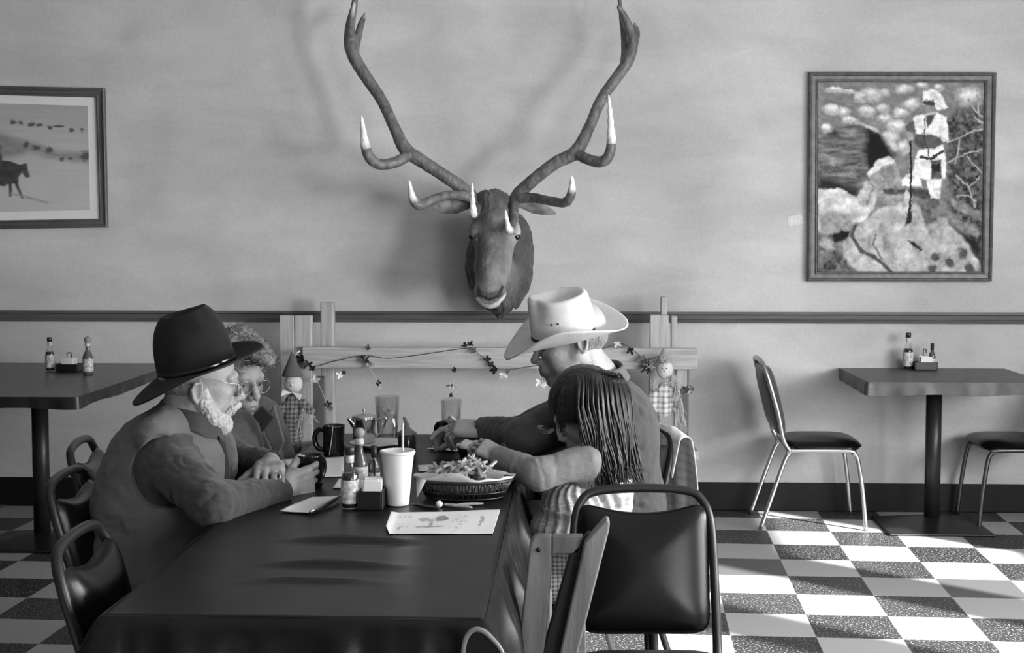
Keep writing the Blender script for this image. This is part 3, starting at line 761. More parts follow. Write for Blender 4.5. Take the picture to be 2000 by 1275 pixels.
# kids' placemat with a drawing
P = [atz(x, y, TT) for x, y in [(764, 1003), (977, 996), (962, 1043), (749, 1043)]]
def fnp(u, v):
    p = P[0].lerp(P[1], u).lerp(P[3].lerp(P[2], u), v)
    if u < .05 and v > .72: p = p + (P[1] - P[0]) * (v - .72) * .16 * (1 - u / .05)
    return Vector((p.x, p.y, TT + .0012 + .004 * math.exp(-(u / .05) ** 2) + .0006 * sin(u * 9 + v * 4)))
NU, NV = 200, 64
o = MB().grid(NU, NV, fnp).build('paper_placemat', mat('printed_placemat', .7, .6, vcol='col'), None, solid=.0006)
tag(o, 'white printed children\'s placemat lying in front of the fry basket', 'placemat')
def art(_):
    U, V = np.meshgrid(np.linspace(0, 1, NU), np.linspace(0, 1, NV), indexing='ij'); U, V = U.ravel(), V.ravel(); c = np.full(NU * NV, .74)
    def bl(cx, cy, rx, ry, val, wob=.25, seed=1):
        nonlocal c
        r = np.sqrt(((U - cx) / rx) ** 2 + ((V - cy) / ry) ** 2) + wob * vnoise(np.stack([U * 40, V * 14, 0 * U], 1), seed)
        m_ = np.clip((1 - r) * 5, 0, 1); c = c * (1 - m_) + val * m_
    bl(.48, .33, .075, .14, .26); bl(.33, .36, .05, .09, .38, seed=4); bl(.40, .70, .14, .035, .30, seed=5); bl(.39, .40, .04, .07, .42, seed=6); bl(.40, .58, .02, .16, .38, seed=8)
    bl(.86, .50, .020, .22, .40, .7, seed=9); bl(.12, .74, .012, .1, .46, .5, seed=11)
    for k, (u0, u1, v0) in enumerate([(.57, .72, .26), (.57, .70, .38), (.58, .73, .50), (.60, .72, .62), (.07, .22, .22), (.05, .22, .56), (.07, .2, .68), (.57, .72, .76), (.62, .70, .86)]):
        q = vnoise(np.stack([U * 170, V * 9 + k, 0 * U], 1), 20 + k)
        m_ = ((np.abs(V - v0) < .034) & (U > u0) & (U < u1) & (q > .15)); c = np.where(m_, .48, c)
    n2 = len(_); out = np.full(n2, .74); out[:len(c)] = c; return out
draw_attr(o, art)
# basket of fries
L = on(904, 978); BK = L; BY = L[1] + .055; t = thing('serving_basket', 'black oval plastic basket full of fries lined with paper', 'basket', (L[0], BY, TT))
def ov(a, r, z, w=.128, d=.082): return Vector((L[0] + w * r * cos(a), BY + d * r * sin(a), TT + z))
m = MB(); NB = 46
for z, r in ((.004, .80), (.020, .87), (.050, 1.0)):
    m.tube([ov(2 * pi * k / 60, r, z) for k in range(60)], .0045 if z > .04 else .003, 8, closed=True)
for k in range(NB):
    a = 2 * pi * k / NB; m.tube([ov(a, .80, .004), ov(a + .05, .87, .02), ov(a + .11, 1.0, .05)], .0022, 5); m.tube([ov(a + .11, .80, .004), ov(a + .06, .87, .02), ov(a, 1.0, .05)], .0022, 5)
m.grid(12, 40, lambda u, v: ov(2 * pi * v, .82 * u, .003), cv=True)
m.build('weave', plastic_b, t)
def liner(u, v):
    a = 2 * pi * v; r = u * 1.02; z = .010 + .042 * u ** 3
    if u > .8: z += (u - .8) * (.04 + .10 * max(0, sin(a * 2 - 1.1)) ** 4); r += (u - .8) * .25 * sin(a * 4 + .8)
    return ov(a, r, z + .002 * sin(a * 11) * u)
tag(MB().grid(16, 72, liner, cv=True).build('paper_liner', mat('greaseproof_paper', .55, .6), None, solid=.0006), 'pale paper liner sticking out of the black basket', 'paper')
m = MB(); p0 = on(808, 952); q = [(L[0] - .125, BY - .03, TT + .055), (L[0] - .095, BY - .062, TT + .056), (L[0] - .118, BY - .085, TT + .012)]
tag(m.add([Vector(x) for x in q], [(0, 1, 2)]).build('paper_corner', mat('greaseproof_paper'), None, solid=.0008), 'folded paper corner hanging over left rim of the black basket', 'paper')
fry_m = mat('french_fry', .28, .5, var=.25, vscale=60)
def fry_mesh(Lf, s): return MB().box((-Lf / 2, -s, -s), (Lf / 2, s, s))
fr0 = None
for k in range(66):
    a = RNG.uniform(0, 2 * pi); r = sqrt(RNG.uniform(0, .34)); zz = .050 + .034 * (1 - r) + RNG.uniform(0, .016)
    c = ov(a, r, zz); rot = Matrix.Rotation(RNG.uniform(-.9, .9) + (0.5 if k % 3 else 1.8), 4, 'Z') @ Matrix.Rotation(RNG.uniform(-.55, .25), 4, 'Y')
    if fr0 is None:
        fr0 = fry_mesh(.074, .0036).build('french_fry', fry_m, None, bevel=.0012); f = fr0
    else: f = fr0.copy(); COL.objects.link(f)
    f.matrix_world = Matrix.Translation(c) @ rot @ Matrix.Diagonal((RNG.uniform(.7, 1.25), RNG.uniform(.8, 1.2), 1, 1))
    tag(f, 'golden french fry piled in the black basket', 'french fry', 'fries in the black basket')
strip_m = mat('breaded_chicken', .22, .8, var=.45, vscale=90, bump=.8, bscale=180)
for k, (ux, uy, L_) in enumerate([(-.055, -.042, .05), (-.02, -.05, .045), (.045, -.01, .06), (.025, .02, .05), (.0, -.03, .04)]):
    S = SDF((L[0] - .2, BY - .15, TT - .02), (L[0] + .2, BY + .15, TT + .12), .003)
    c = Vector((L[0] + ux, BY + uy, TT + .052)); d = Vector((cos(k * 1.1), sin(k * 1.1) * .6, .12)) * L_ / 2
    S.chain([c - d, c, c + d], [.009, .013, .008], .006)
    o = S.mesh('chicken_strip', strip_m, None, disp=lambda P, N_: .003 * fbm(P * 120, k))
    tag(o, 'breaded strip ' + ('at the front left of the fry basket', 'at the front middle of the fry basket', 'at the right end of the fry basket', 'at the rear right of the fry basket', 'in the middle of the fries in the basket')[k], 'chicken strip', 'breaded strips in the fry basket')
# crayons
stick('crayon', 'dark pen lying left of the white ball in front of the basket', 'pen', (806, 985), (858, 993), .0045, .0045, cap_blk, .005, flat=1)
stick('crayon', 'pale crayon lying closest along the basket, right of the white ball', 'crayon', (868, 985), (922, 991), .0045, .0045, mat('pale_crayon', .4, .5, var=.4, vscale=50), .005, flat=1)
stick('crayon', 'thin crayon under the basket rim, rightmost of the row', 'crayon', (893, 985), (944, 983), .004, .004, mat('grey_crayon', .28, .5), .005, flat=1)
L = on(858, 991); tag(MB().lathe([(max(.0001, .009 * sin(pi * j / 10)), .009 - .009 * cos(pi * j / 10)) for j in range(11)], L, 20).build('paper_ball', paper), 'little white crumpled ball between the crayons', 'paper ball')
# sets on the side tables
def side(px, py, zt):
    p = atz(px, py, zt); return (p.x, p.y, zt)
hot_sauce('dark-capped sauce bottle left of the caddy on the table under the painting', side(1773, 721, TZR + .001), .188, .050, 'cap')
caddy('black caddy on the table under the painting', side(1806, 722, TZR + .001), .115, .07, .042, 0, 'sugar packets in the caddy under the painting', 5, 'white sugar packet in the caddy under the painting')
hot_sauce('small dark sauce bottle right of the caddy under the painting', (at(1826, 700, 7.25).x + .006, 7.33, TZR + .001), .135, .034, 'small')
zl = .766
hot_sauce('black-capped sauce bottle, left of the caddy on the far left table', side(98, 724, zl), .168, .046, 'cap')
caddy('low caddy with white packets on the far left table', side(135, 724, zl), .115, .07, .036, 0, 'sugar packets in the far left caddy', 5, 'white sugar packet in the far left caddy')
hot_sauce('pale sauce bottle with ball cap on the far left table', side(172, 731, zl), .186, .050, 'ball')
# ------------------------------------------------------------ mounted elk head
def set_col(o, c, name='col'):
    me = o.data; n = len(me.vertices); a = me.attributes.new(name, 'FLOAT_COLOR', 'POINT')
    A = np.ones((n, 4), np.float32); A[:, :3] = np.asarray(c, np.float32)[:, None]; a.data.foreach_set('color', A.ravel())
def verts(o):
    n = len(o.data.vertices); P = np.empty(n * 3, np.float32); o.data.vertices.foreach_get('co', P); return P.reshape(-1, 3).astype(float)
def gauss(P, c, r): return np.exp(-(((P - np.array(c)) / r) ** 2).sum(1))
ELK = thing('elk_head', 'mounted elk head with tall antlers hung on the wall', 'elk head', tuple(at(968, 520, WALL_Y)))
fur = mat('elk_fur', .1, .75, vcol='col', var=.35, vscale=55, bump=.7, bscale=160, stretch=(1, 1, .35), sheen=.15)
E_ = lambda x, y, Y: tuple(at(x, y, Y))
lo = at(850, 660, 6.4); hi = at(1100, 340, 7.5)
S = SDF((lo.x, 6.45, lo.z), (hi.x, WALL_Y - .028, hi.z), .0042)
S.ell(E_(968, 440, 7.02), (.114, .15, .128), k=.03)                       # skull
S.chain([E_(967, 462, 6.96), E_(962, 520, 6.84), E_(956, 572, 6.745)], [.104, .082, .068], .03)
S.ell(E_(956, 572, 6.722), (.080, .055, .050), k=.02)                       # muzzle
S.ell(E_(958, 592, 6.765), (.046, .05, .026), k=.012)                      # lower lip
S.chain([E_(970, 500, 7.0), E_(962, 580, 6.84)], [.07, .035], .03)         # jaw
for sx, ex in ((-1, 926), (1, 1005)):
    S.ell(E_(ex, 452, 6.93), (.026, .055, .036), k=.045)                     # brow ridge
    S.chain([E_(ex - sx * 4, 459, 6.875), E_(ex + sx * 8, 465, 6.90)], [.010, .012], .008, 's'); S.chain([E_(ex - sx * 8, 468, 6.87), E_(ex - sx * 14, 484, 6.85)], [.006, .003], .01, 's')
S.ell(E_(975, 520, 7.30), (.172, .22, .235), k=.06)                        # neck
S.ell(E_(982, 470, 7.38), (.15, .16, .17), k=.06)
S.chain([E_(978, 540, 7.1), E_(980, 590, 7.14), E_(978, 617, 7.17)], [.10, .055, .014], .05)
S.chain([E_(1015, 560, 7.2), E_(1008, 600, 7.2)], [.05, .008], .03)
S.ell(E_(962, 388, 6.99), (.085, .09, .045), k=.03)
for px, sx in ((934, 1), (979, -1)): S.chain([E_(px, 566, 6.668), E_(px + sx * 5, 577, 6.660), E_(px + sx * 10, 582, 6.665)], [.011, .009, .005], .006, 's')
S.chain([E_(930, 580, 6.70), E_(955, 589, 6.68), E_(982, 580, 6.70)], [.004, .004, .004], .004, 's')
def eldisp(P, N_):
    neck = np.clip((P[:, 1] - 7.02) / .1, 0, 1)
    top = gauss(P, E_(965, 410, 6.98), .09)
    top = top + gauss(P, E_(960, 385, 6.98), .07) * 1.5
    return (.003 + .008 * neck + .006 * top) * fbm(P * np.array([70, 70, 24]), 3, 3)
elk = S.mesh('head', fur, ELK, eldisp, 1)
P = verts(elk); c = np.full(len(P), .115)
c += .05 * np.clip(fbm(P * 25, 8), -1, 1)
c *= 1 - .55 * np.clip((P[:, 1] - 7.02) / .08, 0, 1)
c += .07 * gauss(P, E_(968, 540, 6.78), (.045, .3, .09)) + .10 * np.clip((P[:, 0] - at(985, 500, 6.9).x) / .05, 0, 1) * (P[:, 1] < 6.98)  # midline and right cheek painted lighter, as the light falls on them
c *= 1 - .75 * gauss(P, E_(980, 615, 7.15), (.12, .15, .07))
c *= 1 - .6 * gauss(P, E_(940, 500, 6.85), (.022, .3, .10))  # shade on the left of the face put into the fur colour
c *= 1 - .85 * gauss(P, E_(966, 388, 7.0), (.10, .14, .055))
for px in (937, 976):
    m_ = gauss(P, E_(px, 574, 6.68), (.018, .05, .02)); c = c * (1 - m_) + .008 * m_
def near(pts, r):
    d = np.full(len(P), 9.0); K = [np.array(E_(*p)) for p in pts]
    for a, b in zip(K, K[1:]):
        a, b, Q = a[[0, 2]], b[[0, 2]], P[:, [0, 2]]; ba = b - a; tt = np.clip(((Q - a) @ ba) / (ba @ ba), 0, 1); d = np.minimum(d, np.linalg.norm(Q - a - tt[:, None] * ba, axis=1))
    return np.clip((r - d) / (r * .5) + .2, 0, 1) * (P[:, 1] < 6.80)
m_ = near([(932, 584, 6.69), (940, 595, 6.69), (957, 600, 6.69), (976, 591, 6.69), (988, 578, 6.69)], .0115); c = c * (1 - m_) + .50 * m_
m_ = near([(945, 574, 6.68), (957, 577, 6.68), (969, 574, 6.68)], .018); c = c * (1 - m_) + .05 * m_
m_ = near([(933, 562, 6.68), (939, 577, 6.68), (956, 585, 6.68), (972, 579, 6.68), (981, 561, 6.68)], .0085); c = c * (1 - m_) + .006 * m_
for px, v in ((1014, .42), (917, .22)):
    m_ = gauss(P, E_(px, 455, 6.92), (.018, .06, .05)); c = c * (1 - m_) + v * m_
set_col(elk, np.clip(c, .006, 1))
eye_m = mat('glass_eye', .006, .05)
for ex in (920, 1011):
    L = E_(ex, 462, 6.912); MB().lathe([(max(.0001, .019 * sin(pi * j / 12)), -.017 * cos(pi * j / 12)) for j in range(13)], (L[0] + (.006 if ex < 960 else -.006), L[1] + .004, L[2]), 24).build('eye', eye_m, ELK)
# ears
for pts, rr, sgn in (([(925, 398, 7.02), (890, 402, 7.0), (862, 404, 6.98), (843, 406, 6.96)], [.02, .040, .034, .004], -1),
                     ([(1012, 398, 7.02), (1040, 402, 7.0), (1062, 408, 6.98), (1086, 417, 6.97)], [.02, .036, .030, .003], 1)):
    A = [Vector(E_(*p)) for p in pts]; m = MB()
    def ear(u, v):
        k = u * (len(A) - 1); i = min(int(k), len(A) - 2); f = k - i
        p = A[i].lerp(A[i + 1], f); r = rr[i] + (rr[i + 1] - rr[i]) * f; r = r * (1 if u > .3 else .7 + u)
        a = (v - .5) * 2.5
        return p + Vector((0, -cos(a) * r * .7 + r * .7 * 0, sin(a) * r)) * 1.0 + Vector((0, .7 * r, 0))
    o = m.grid(24, 15, ear).build('ear', mat('elk_ear', .20, .8, var=.5, vscale=30, sheen=.3), ELK, solid=.006)
# antlers: one mesh per side, tubes melted together
antler_m = mat('antler_bone', .1, .45, vcol='col', var=.35, vscale=40, stretch=(1, 1, 1), bump=.8, bscale=90)
YF = lambda a, b, t: a + (b - a) * t
def antler(paths):
    allp = [Vector(E_(x, y, Y)) for p in paths for x, y, Y, r in p]
    lo = [min(q[i] for q in allp) - .05 for i in range(3)]; hi = [max(q[i] for q in allp) + .05 for i in range(3)]
    hi[2] = min(hi[2], 3.05)
    m = MB(); tips = []
    S = SDF(lo, hi, .0042)
    for p in paths:
        Q = [Vector(E_(x, y, Y)) for x, y, Y, r in p]; rr = [r for *_, r in p]
        mm = MB(); n = len(Q); q2, r2 = [], []
        for i in range(n - 1):
            a_, b_, c_, d_ = Q[max(i - 1, 0)], Q[i], Q[i + 1], Q[min(i + 2, n - 1)]
            for k in range(5):
                tt = k / 5; q2.append(0.5 * ((2 * b_) + (c_ - a_) * tt + (2 * a_ - 5 * b_ + 4 * c_ - d_) * tt * tt + (3 * b_ - a_ - 3 * c_ + d_) * tt ** 3)); r2.append(rr[i] + (rr[i + 1] - rr[i]) * tt)
        q2.append(Q[-1]); r2.append(rr[-1])
        S.chain(q2, [max(r * (.00222 if p is paths[0] else .00205), .0043) for r in r2], .012)
        tips.append((np.array([tuple(x) for x in Q[-3:]]), rr[-1] < 4))
    o = S.mesh('antler', antler_m, ELK, lambda P, N_: .0022 * fbm(P * np.array([90, 90, 45]), 5, 3), 4)
    P = verts(o); c = .11 + .08 * fbm(P * np.array([50, 50, 22]), 6)
    return o, P, c
def whiten(P, c, path, start, amt=.72):
    Q = np.array([E_(x, y, Y) for x, y, Y, r in path]); 
    a, b = Q[-2], Q[-1]
    for a, b, s in ((Q[-2], Q[-1], 1),):
        ba = b - a; t = ((P - a) @ ba) / (ba @ ba); tc = np.clip(t, 0, 1); d = np.linalg.norm(P - a - tc[:, None] * ba, axis=1)
        m_ = np.clip((t - start + .25) / .4, 0, 1) * (d < .035); c = c * (1 - m_) + amt * m_
    return c
LB = [(938, 408, 7.0, 12), (925, 388, 6.98, 13), (898, 364, 6.95, 13), (860, 338, 6.93, 12.5), (820, 312, 6.92, 13), (792, 292, 6.92, 13.5), (770, 248, 6.94, 11), (745, 195, 6.98, 11), (716, 152, 7.02, 12), (692, 112, 7.04, 12.5), (683, 82, 7.05, 11), (684, 50, 7.05, 9), (692, 12, 7.04, 6), (698, -30, 7.03, 4), (702, -60, 7.02, 1)]
L1 = [(932, 400, 6.97, 10), (930, 414, 6.90, 8), (926, 420, 6.82, 8), (924, 412, 6.74, 7.5), (922, 358, 6.72, 1.5)]
L2 = [(930, 392, 6.97, 11), (905, 382, 6.92, 10), (870, 382, 6.84, 9), (838, 393, 6.78, 9), (818, 401, 6.74, 8.5), (806, 388, 6.72, 7.5), (799, 353, 6.71, 1.5)]
L3 = [(800, 300, 6.92, 12), (775, 316, 6.86, 11), (742, 321, 6.82, 10), (722, 308, 6.80, 10), (713, 280, 6.79, 9.5), (706, 226, 6.78, 1.5)]
L4 = [(690, 108, 7.04, 9), (699, 72, 7.08, 8), (706, 45, 7.12, 6), (714, 27, 7.14, 2)]
L5 = [(684, 70, 7.04, 9), (686, 40, 6.99, 6), (692, 4, 6.96, 2)]
RB = [(1002, 402, 7.0, 12), (1012, 380, 6.98, 13), (1040, 353, 6.95, 12.5), (1085, 318, 6.93, 12.5), (1125, 296, 6.92, 13.5), (1150, 250, 6.94, 11), (1174, 195, 6.98, 11), (1204, 152, 7.02, 11), (1226, 120, 7.04, 11), (1236, 86, 7.05, 10), (1230, 55, 7.04, 7.5), (1218, 30, 7.02, 6), (1207, 12, 7.0, 2)]
R1 = [(1004, 398, 6.97, 10), (1004, 425, 6.90, 8), (999, 444, 6.82, 7.5), (994, 450, 6.76, 7), (987, 411, 6.73, 1.5)]
R2 = [(1012, 388, 6.97, 11), (1040, 386, 6.92, 10), (1072, 392, 6.84, 9), (1100, 396, 6.78, 9), (1112, 388, 6.74, 8.5), (1117, 372, 6.72, 7.5), (1117, 345, 6.71, 1.5)]
R3 = [(1126, 300, 6.92, 12), (1150, 312, 6.86, 11), (1175, 316, 6.82, 10.5), (1189, 304, 6.80, 10), (1194, 270, 6.79, 9.5), (1189, 186, 6.78, 1.5)]
R4 = [(1220, 124, 7.05, 9), (1220, 90, 7.10, 7), (1216, 50, 7.14, 5.5), (1211, 10, 7.16, 4), (1208, -30, 7.17, 1)]
R5 = [(1238, 84, 7.05, 8), (1244, 66, 7.09, 6), (1240, 44, 7.11, 2)]
for base, tines in ((LB, [(L1, -.2), (L2, 0.0), (L3, -.1), (L4, .6), (L5, .4)]), (RB, [(R1, 0), (R2, 0.05), (R3, -.1), (R4, .5), (R5, .7)])):
    o, P, c = antler([base] + [q for q, _ in tines])
    for q, st in tines: c = whiten(P, c, q, st, .72 if q[0][3] >= 9.5 else .35)
    set_col(o, np.clip(c, .01, 1))
# wooden backing board against the wall
a = at(975, 515, WALL_Y - .02); MB().lathe([(0, 0), (.17, 0), (.17, .018), (0, .018)], (0, 0, 0), 40, Matrix.Translation((a.x, WALL_Y, a.z)) @ Matrix.Rotation(pi / 2, 4, 'X'), sy=1.25).build('plaque', dark_wood, ELK)

# ------------------------------------------------------------ pictures painted point by point on flat canvases
class Canvas:
    def __init__(s, W, H, base=.3):
        s.W, s.H = W, H; s.c = np.full((W, H), base, float)
        s.U, s.V = np.meshgrid(np.linspace(0, 1, W), np.linspace(0, 1, H), indexing='ij')
    def n(s, fx, fy, seed=0, oct=3): return fbm(np.stack([s.U.ravel() * fx, s.V.ravel() * fy, np.zeros(s.W * s.H)], 1), seed, oct).reshape(s.W, s.H)
    def mix(s, m, val): m = np.clip(m, 0, 1); s.c = s.c * (1 - m) + val * m
    def poly(s, pts, val, soft=.004, wob=0, seed=0, tex=0, fx=40, fy=40):
        n = len(pts); d = np.full(s.c.shape, 9.0); ins = np.zeros(s.c.shape, bool)
        U, V = s.U, s.V
        if wob: U = U + wob * s.n(18, 18, seed + 50, 2); V = V + wob * s.n(18, 18, seed + 60, 2)
        for i in range(n):
            (x0, y0), (x1, y1) = pts[i], pts[(i + 1) % n]
            ex, ey = x1 - x0, y1 - y0; t = np.clip(((U - x0) * ex + (V - y0) * ey) / max(ex * ex + ey * ey, 1e-9), 0, 1)
            d = np.minimum(d, np.hypot(U - x0 - t * ex, V - y0 - t * ey))
            cnd = ((y0 > V) != (y1 > V)); ins ^= cnd & (U < (x1 - x0) * (V - y0) / ((y1 - y0) or 1e-9) + x0)
        sd_ = np.where(ins, d, -d)
        v = val + (tex * s.n(fx, fy, seed) if tex else 0)
        s.mix(sd_ / soft * .5 + .5, v); return s
    def line(s, pts, w, val, soft=.003):
        for i in range(len(pts) - 1):
            (x0, y0), (x1, y1) = pts[i], pts[i + 1]; ex, ey = x1 - x0, y1 - y0
            t = np.clip(((s.U - x0) * ex + (s.V - y0) * ey) / max(ex * ex + ey * ey, 1e-9), 0, 1)
            s.mix((w - np.hypot(s.U - x0 - t * ex, s.V - y0 - t * ey)) / soft + .5, val)
        return s
    def blob(s, cx, cy, rx, ry, val, soft=.25, wob=.15, seed=0, f=30):
        r = np.hypot((s.U - cx) / rx, (s.V - cy) / ry) + wob * s.n(f, f, seed, 2); s.mix((1 - r) / soft, val); return s
    def build(s, name, corners, m, parent=None):
        TL, TR, BR, BL = corners
        o = MB().grid(s.W, s.H, lambda u, v: TL.lerp(TR, u).lerp(BL.lerp(BR, u), v)).build(name, m, parent, smooth=False)
        set_col(o, np.clip(s.c, .01, .95).ravel()); return o
def pic_frame(parent, outer, inner, m, depth=.03, Yf=None):
    "moulded frame from corner lists TL,TR,BR,BL"
    mb = MB(); prof = [(0, 0), (0, depth), (.12, depth * 1.25), (.28, depth * 1.1), (.36, depth * .8), (.72, depth * .75), (.8, depth * .95), (.92, depth * .85), (1, depth * .5), (1, 0)]
    V = []
    for o_, i_ in zip(outer, inner):
        for t, d in prof: p = o_.lerp(i_, t); V.append(Vector((p.x, WALL_Y - .004 - d, p.z)))
    n = len(prof)
    F = [(k * n + j, ((k + 1) % 4) * n + j, ((k + 1) % 4) * n + j + 1, k * n + j + 1) for k in range(4) for j in range(n - 1)]
    return mb.add(V, F).build('frame', m, parent, smooth=False)
canvas_m = mat('painted_canvas', .3, .75, spec=.15, vcol='col', bump=.1, bscale=300)
fr_m = mat('walnut_frame', .10, .4, var=.35, vscale=7, stretch=(4, 1, 4))
Yp = WALL_Y - .02
q = lambda pts, Y=WALL_Y - .03: [at(x, y, Y) for x, y in pts]
PT = thing('framed_painting', 'framed painting of a standing robed figure with a long rifle on boulders', 'painting', tuple(at(1760, 345, WALL_Y - .01)))
pic_frame(PT, q([(1581, 141), (1946, 142), (1937, 550), (1577, 550)]), q([(1598, 160), (1923, 161), (1918, 530), (1597, 530)]), fr_m)
C = Canvas(330, 372, .30)
# coordinates below are measured on the painting itself: x 218..1145, y 105..1165 of a close view
def T(x, y): return ((x - 220) / 920.0, (y - 108) / 1052.0)
def TP(l): return [T(*p) for p in l]
C.c = .20 + .03 * C.n(6, 20, 1)
for k, (x, y, rx, ry) in enumerate([(310, 155, 70, 18), (400, 165, 60, 12), (510, 180, 90, 50), (460, 190, 50, 40), (700, 150, 60, 35), (800, 130, 45, 22), (890, 140, 40, 25), (740, 230, 65, 40), (590, 165, 35, 35),
                                    (490, 270, 60, 38), (580, 255, 45, 35), (680, 275, 60, 36), (590, 310, 55, 34), (660, 350, 80, 45), (300, 260, 65, 40), (370, 275, 45, 35), (270, 365, 45, 35), (400, 320, 60, 25),
                                    (1060, 190, 90, 70), (620, 410, 70, 40), (700, 470, 50, 50)]):
    u, v = T(x, y); C.blob(u, v, rx / 920, ry / 1052, .36, .5, .25, k, 25); C.blob(u - .006, v - .010, rx * .72 / 920, ry * .65 / 1052, .58, .8, .3, k + 30, 40)
C.poly(TP([(220, 410), (330, 365), (470, 345), (540, 370), (600, 420), (650, 490), (640, 560), (560, 640), (440, 740), (220, 700)]), .16, .006, .012, 3, .14, 10, 60)
C.poly(TP([(430, 330), (520, 350), (620, 410), (665, 480), (640, 495), (560, 400), (500, 365)]), .40, .006, .01, 4, .1)
C.poly(TP([(500, 370), (560, 385), (610, 460), (640, 500), (590, 560), (500, 620), (480, 520), (490, 430)]), .018, .02, .015, 5)
C.poly(TP([(220, 640), (330, 660), (440, 700), (430, 740), (220, 705)]), .03, .02, .01, 6)
# bush and branches at right
C.poly(TP([(930, 300), (1000, 260), (1145, 240), (1145, 1165), (1090, 1000), (940, 800), (940, 480)]), .10, .02, .02, 7, .12, 60, 60)
for l in ([(940, 440), (1020, 410), (1080, 375), (1140, 365)], [(950, 550), (1040, 500), (1140, 480)], [(1010, 420), (985, 560)], [(1050, 520), (1130, 610)], [(990, 620), (1060, 690), (1100, 800)], [(1060, 690), (1120, 640)], [(1090, 300), (1140, 340)],
          [(1000, 740), (1050, 730), (1100, 770)], [(1050, 200), (1090, 260), (1130, 300)], [(1100, 180), (1110, 280)]):
    C.line(TP(l), .0045, .30)
C.poly(TP([(920, 680), (1000, 760), (1125, 830), (1125, 870), (980, 800), (920, 740)]), .22, .008, .01, 8, .1)
C.poly(TP([(910, 800), (1010, 860), (1125, 930), (1120, 975), (1000, 920), (910, 850)]), .20, .008, .01, 9, .1)
C.poly(TP([(900, 850), (1000, 930), (1125, 990), (1125, 1110), (1060, 1010)]), .02, .02, .01, 10)
# pale boulders
C.poly(TP([(220, 710), (330, 695), (430, 740), (520, 820), (480, 880), (400, 900), (300, 940), (220, 930)]), .52, .006, .01, 11, .16, 14, 30)
C.poly(TP([(220, 830), (330, 815), (420, 850), (390, 930), (290, 950), (220, 940)]), .28, .02, .012, 12, .1)
C.poly(TP([(290, 960), (350, 925), (395, 940), (380, 970), (320, 995)]), .02, .006, .01, 13)
C.poly(TP([(490, 610), (560, 540), (620, 518), (660, 560), (690, 640), (700, 700), (680, 780), (600, 790), (520, 700)]), .28, .006, .008, 14, .12)
C.poly(TP([(490, 620), (540, 550), (610, 518), (650, 555), (570, 580), (510, 625)]), .55, .006, .006, 15)
C.poly(TP([(440, 740), (490, 650), (525, 690), (480, 800), (455, 795)]), .42, .006, .008, 16, .12)
C.poly(TP([(495, 800), (515, 725), (540, 710), (550, 760), (530, 825)]), .45, .006, .006, 17, .12)
C.poly(TP([(560, 600), (640, 560), (655, 640), (620, 690)]), .20, .008, .005, 18, .08)
C.poly(TP([(360, 1010), (420, 920), (560, 820), (640, 785), (760, 780), (900, 850), (1000, 940), (1080, 1030), (1120, 1120), (1120, 1165), (450, 1165), (370, 1100)]), .36, .008, .012, 19, .16, 22, 14)
C.poly(TP([(220, 960), (290, 960), (330, 1050), (420, 1140), (450, 1165), (220, 1165)]), .12, .015, .015, 20, .14, 40, 40)
C.poly(TP([(230, 960), (290, 975), (320, 1040), (270, 1040), (225, 1010)]), .30, .01, .01, 21, .08)
C.line(TP([(430, 900), (410, 960), (460, 1040), (540, 1080), (630, 1160)]), .010, .08, .012); C.line(TP([(545, 950), (530, 1010), (580, 1090)]), .004, .12, .01)
C.poly(TP([(720, 985), (760, 995), (810, 1035), (800, 1045), (740, 1005)]), .02, .006)
for k, (x, y) in enumerate([(880, 1080), (960, 1110), (1030, 1060), (860, 1150), (1070, 1140)]): u, v = T(x, y); C.blob(u, v, .035, .035, .10, .5, .4, 70 + k, 40)
C.poly(TP([(780, 760), (900, 790), (880, 880), (830, 910), (800, 860)]), .14, .01, .01, 22, .08)
C.poly(TP([(580, 700), (680, 695), (840, 700), (840, 760), (700, 730), (590, 730)]), .10, .006, .006, 23, .08)
# the standing figure
C.poly(TP([(800, 160), (850, 140), (910, 180), (940, 245), (880, 255), (860, 210), (805, 240)]), .60, .005, .008, 24, .18, 50, 50)
C.poly(TP([(805, 205), (860, 205), (868, 270), (840, 300), (815, 275)]), .20, .005, 0, 25, .05)
C.line(TP([(806, 222), (858, 226)]), .010, .06)
C.poly(TP([(750, 300), (820, 280), (880, 275), (930, 300), (950, 440), (900, 430), (770, 400), (745, 350)]), .64, .005, .005, 26, .12, 30, 30)
C.poly(TP([(815, 290), (875, 280), (850, 330), (825, 360)]), .08, .006)
C.poly(TP([(710, 340), (750, 315), (765, 380), (745, 400), (712, 385)]), .12, .005, 0, 27, .04)
C.poly(TP([(755, 395), (850, 400), (900, 410), (910, 440), (870, 470), (800, 478), (755, 440)]), .11, .005, .004, 28, .05)
C.poly(TP([(780, 480), (870, 475), (915, 450), (935, 560), (925, 640), (850, 640), (790, 650), (740, 620), (760, 540)]), .62, .005, .005, 29, .14, 30, 30)
C.poly(TP([(690, 650), (740, 600), (790, 640), (800, 690), (730, 685), (690, 680)]), .60, .005, .004, 30, .12)
C.poly(TP([(825, 645), (908, 645), (900, 750), (848, 755)]), .60, .005, .004, 31, .12)
C.poly(TP([(685, 790), (715, 700), (745, 740), (740, 820), (700, 825)]), .42, .006, .004, 32, .1)
C.line(TP([(790, 525), (850, 528), (915, 490)]), .007, .05); C.line(TP([(812, 300), (812, 430), (850, 550)]), .003, .06)
C.poly(TP([(850, 540), (908, 535), (908, 640), (848, 640)]), .10, .004, 0, 33, .06); C.poly(TP([(852, 560), (905, 560), (902, 600), (856, 600)]), .03, .004)
C.line(TP([(733, 430), (740, 700), (732, 850)]), .0065, .03); C.poly(TP([(722, 830), (745, 820), (745, 890), (710, 905)]), .03, .005)
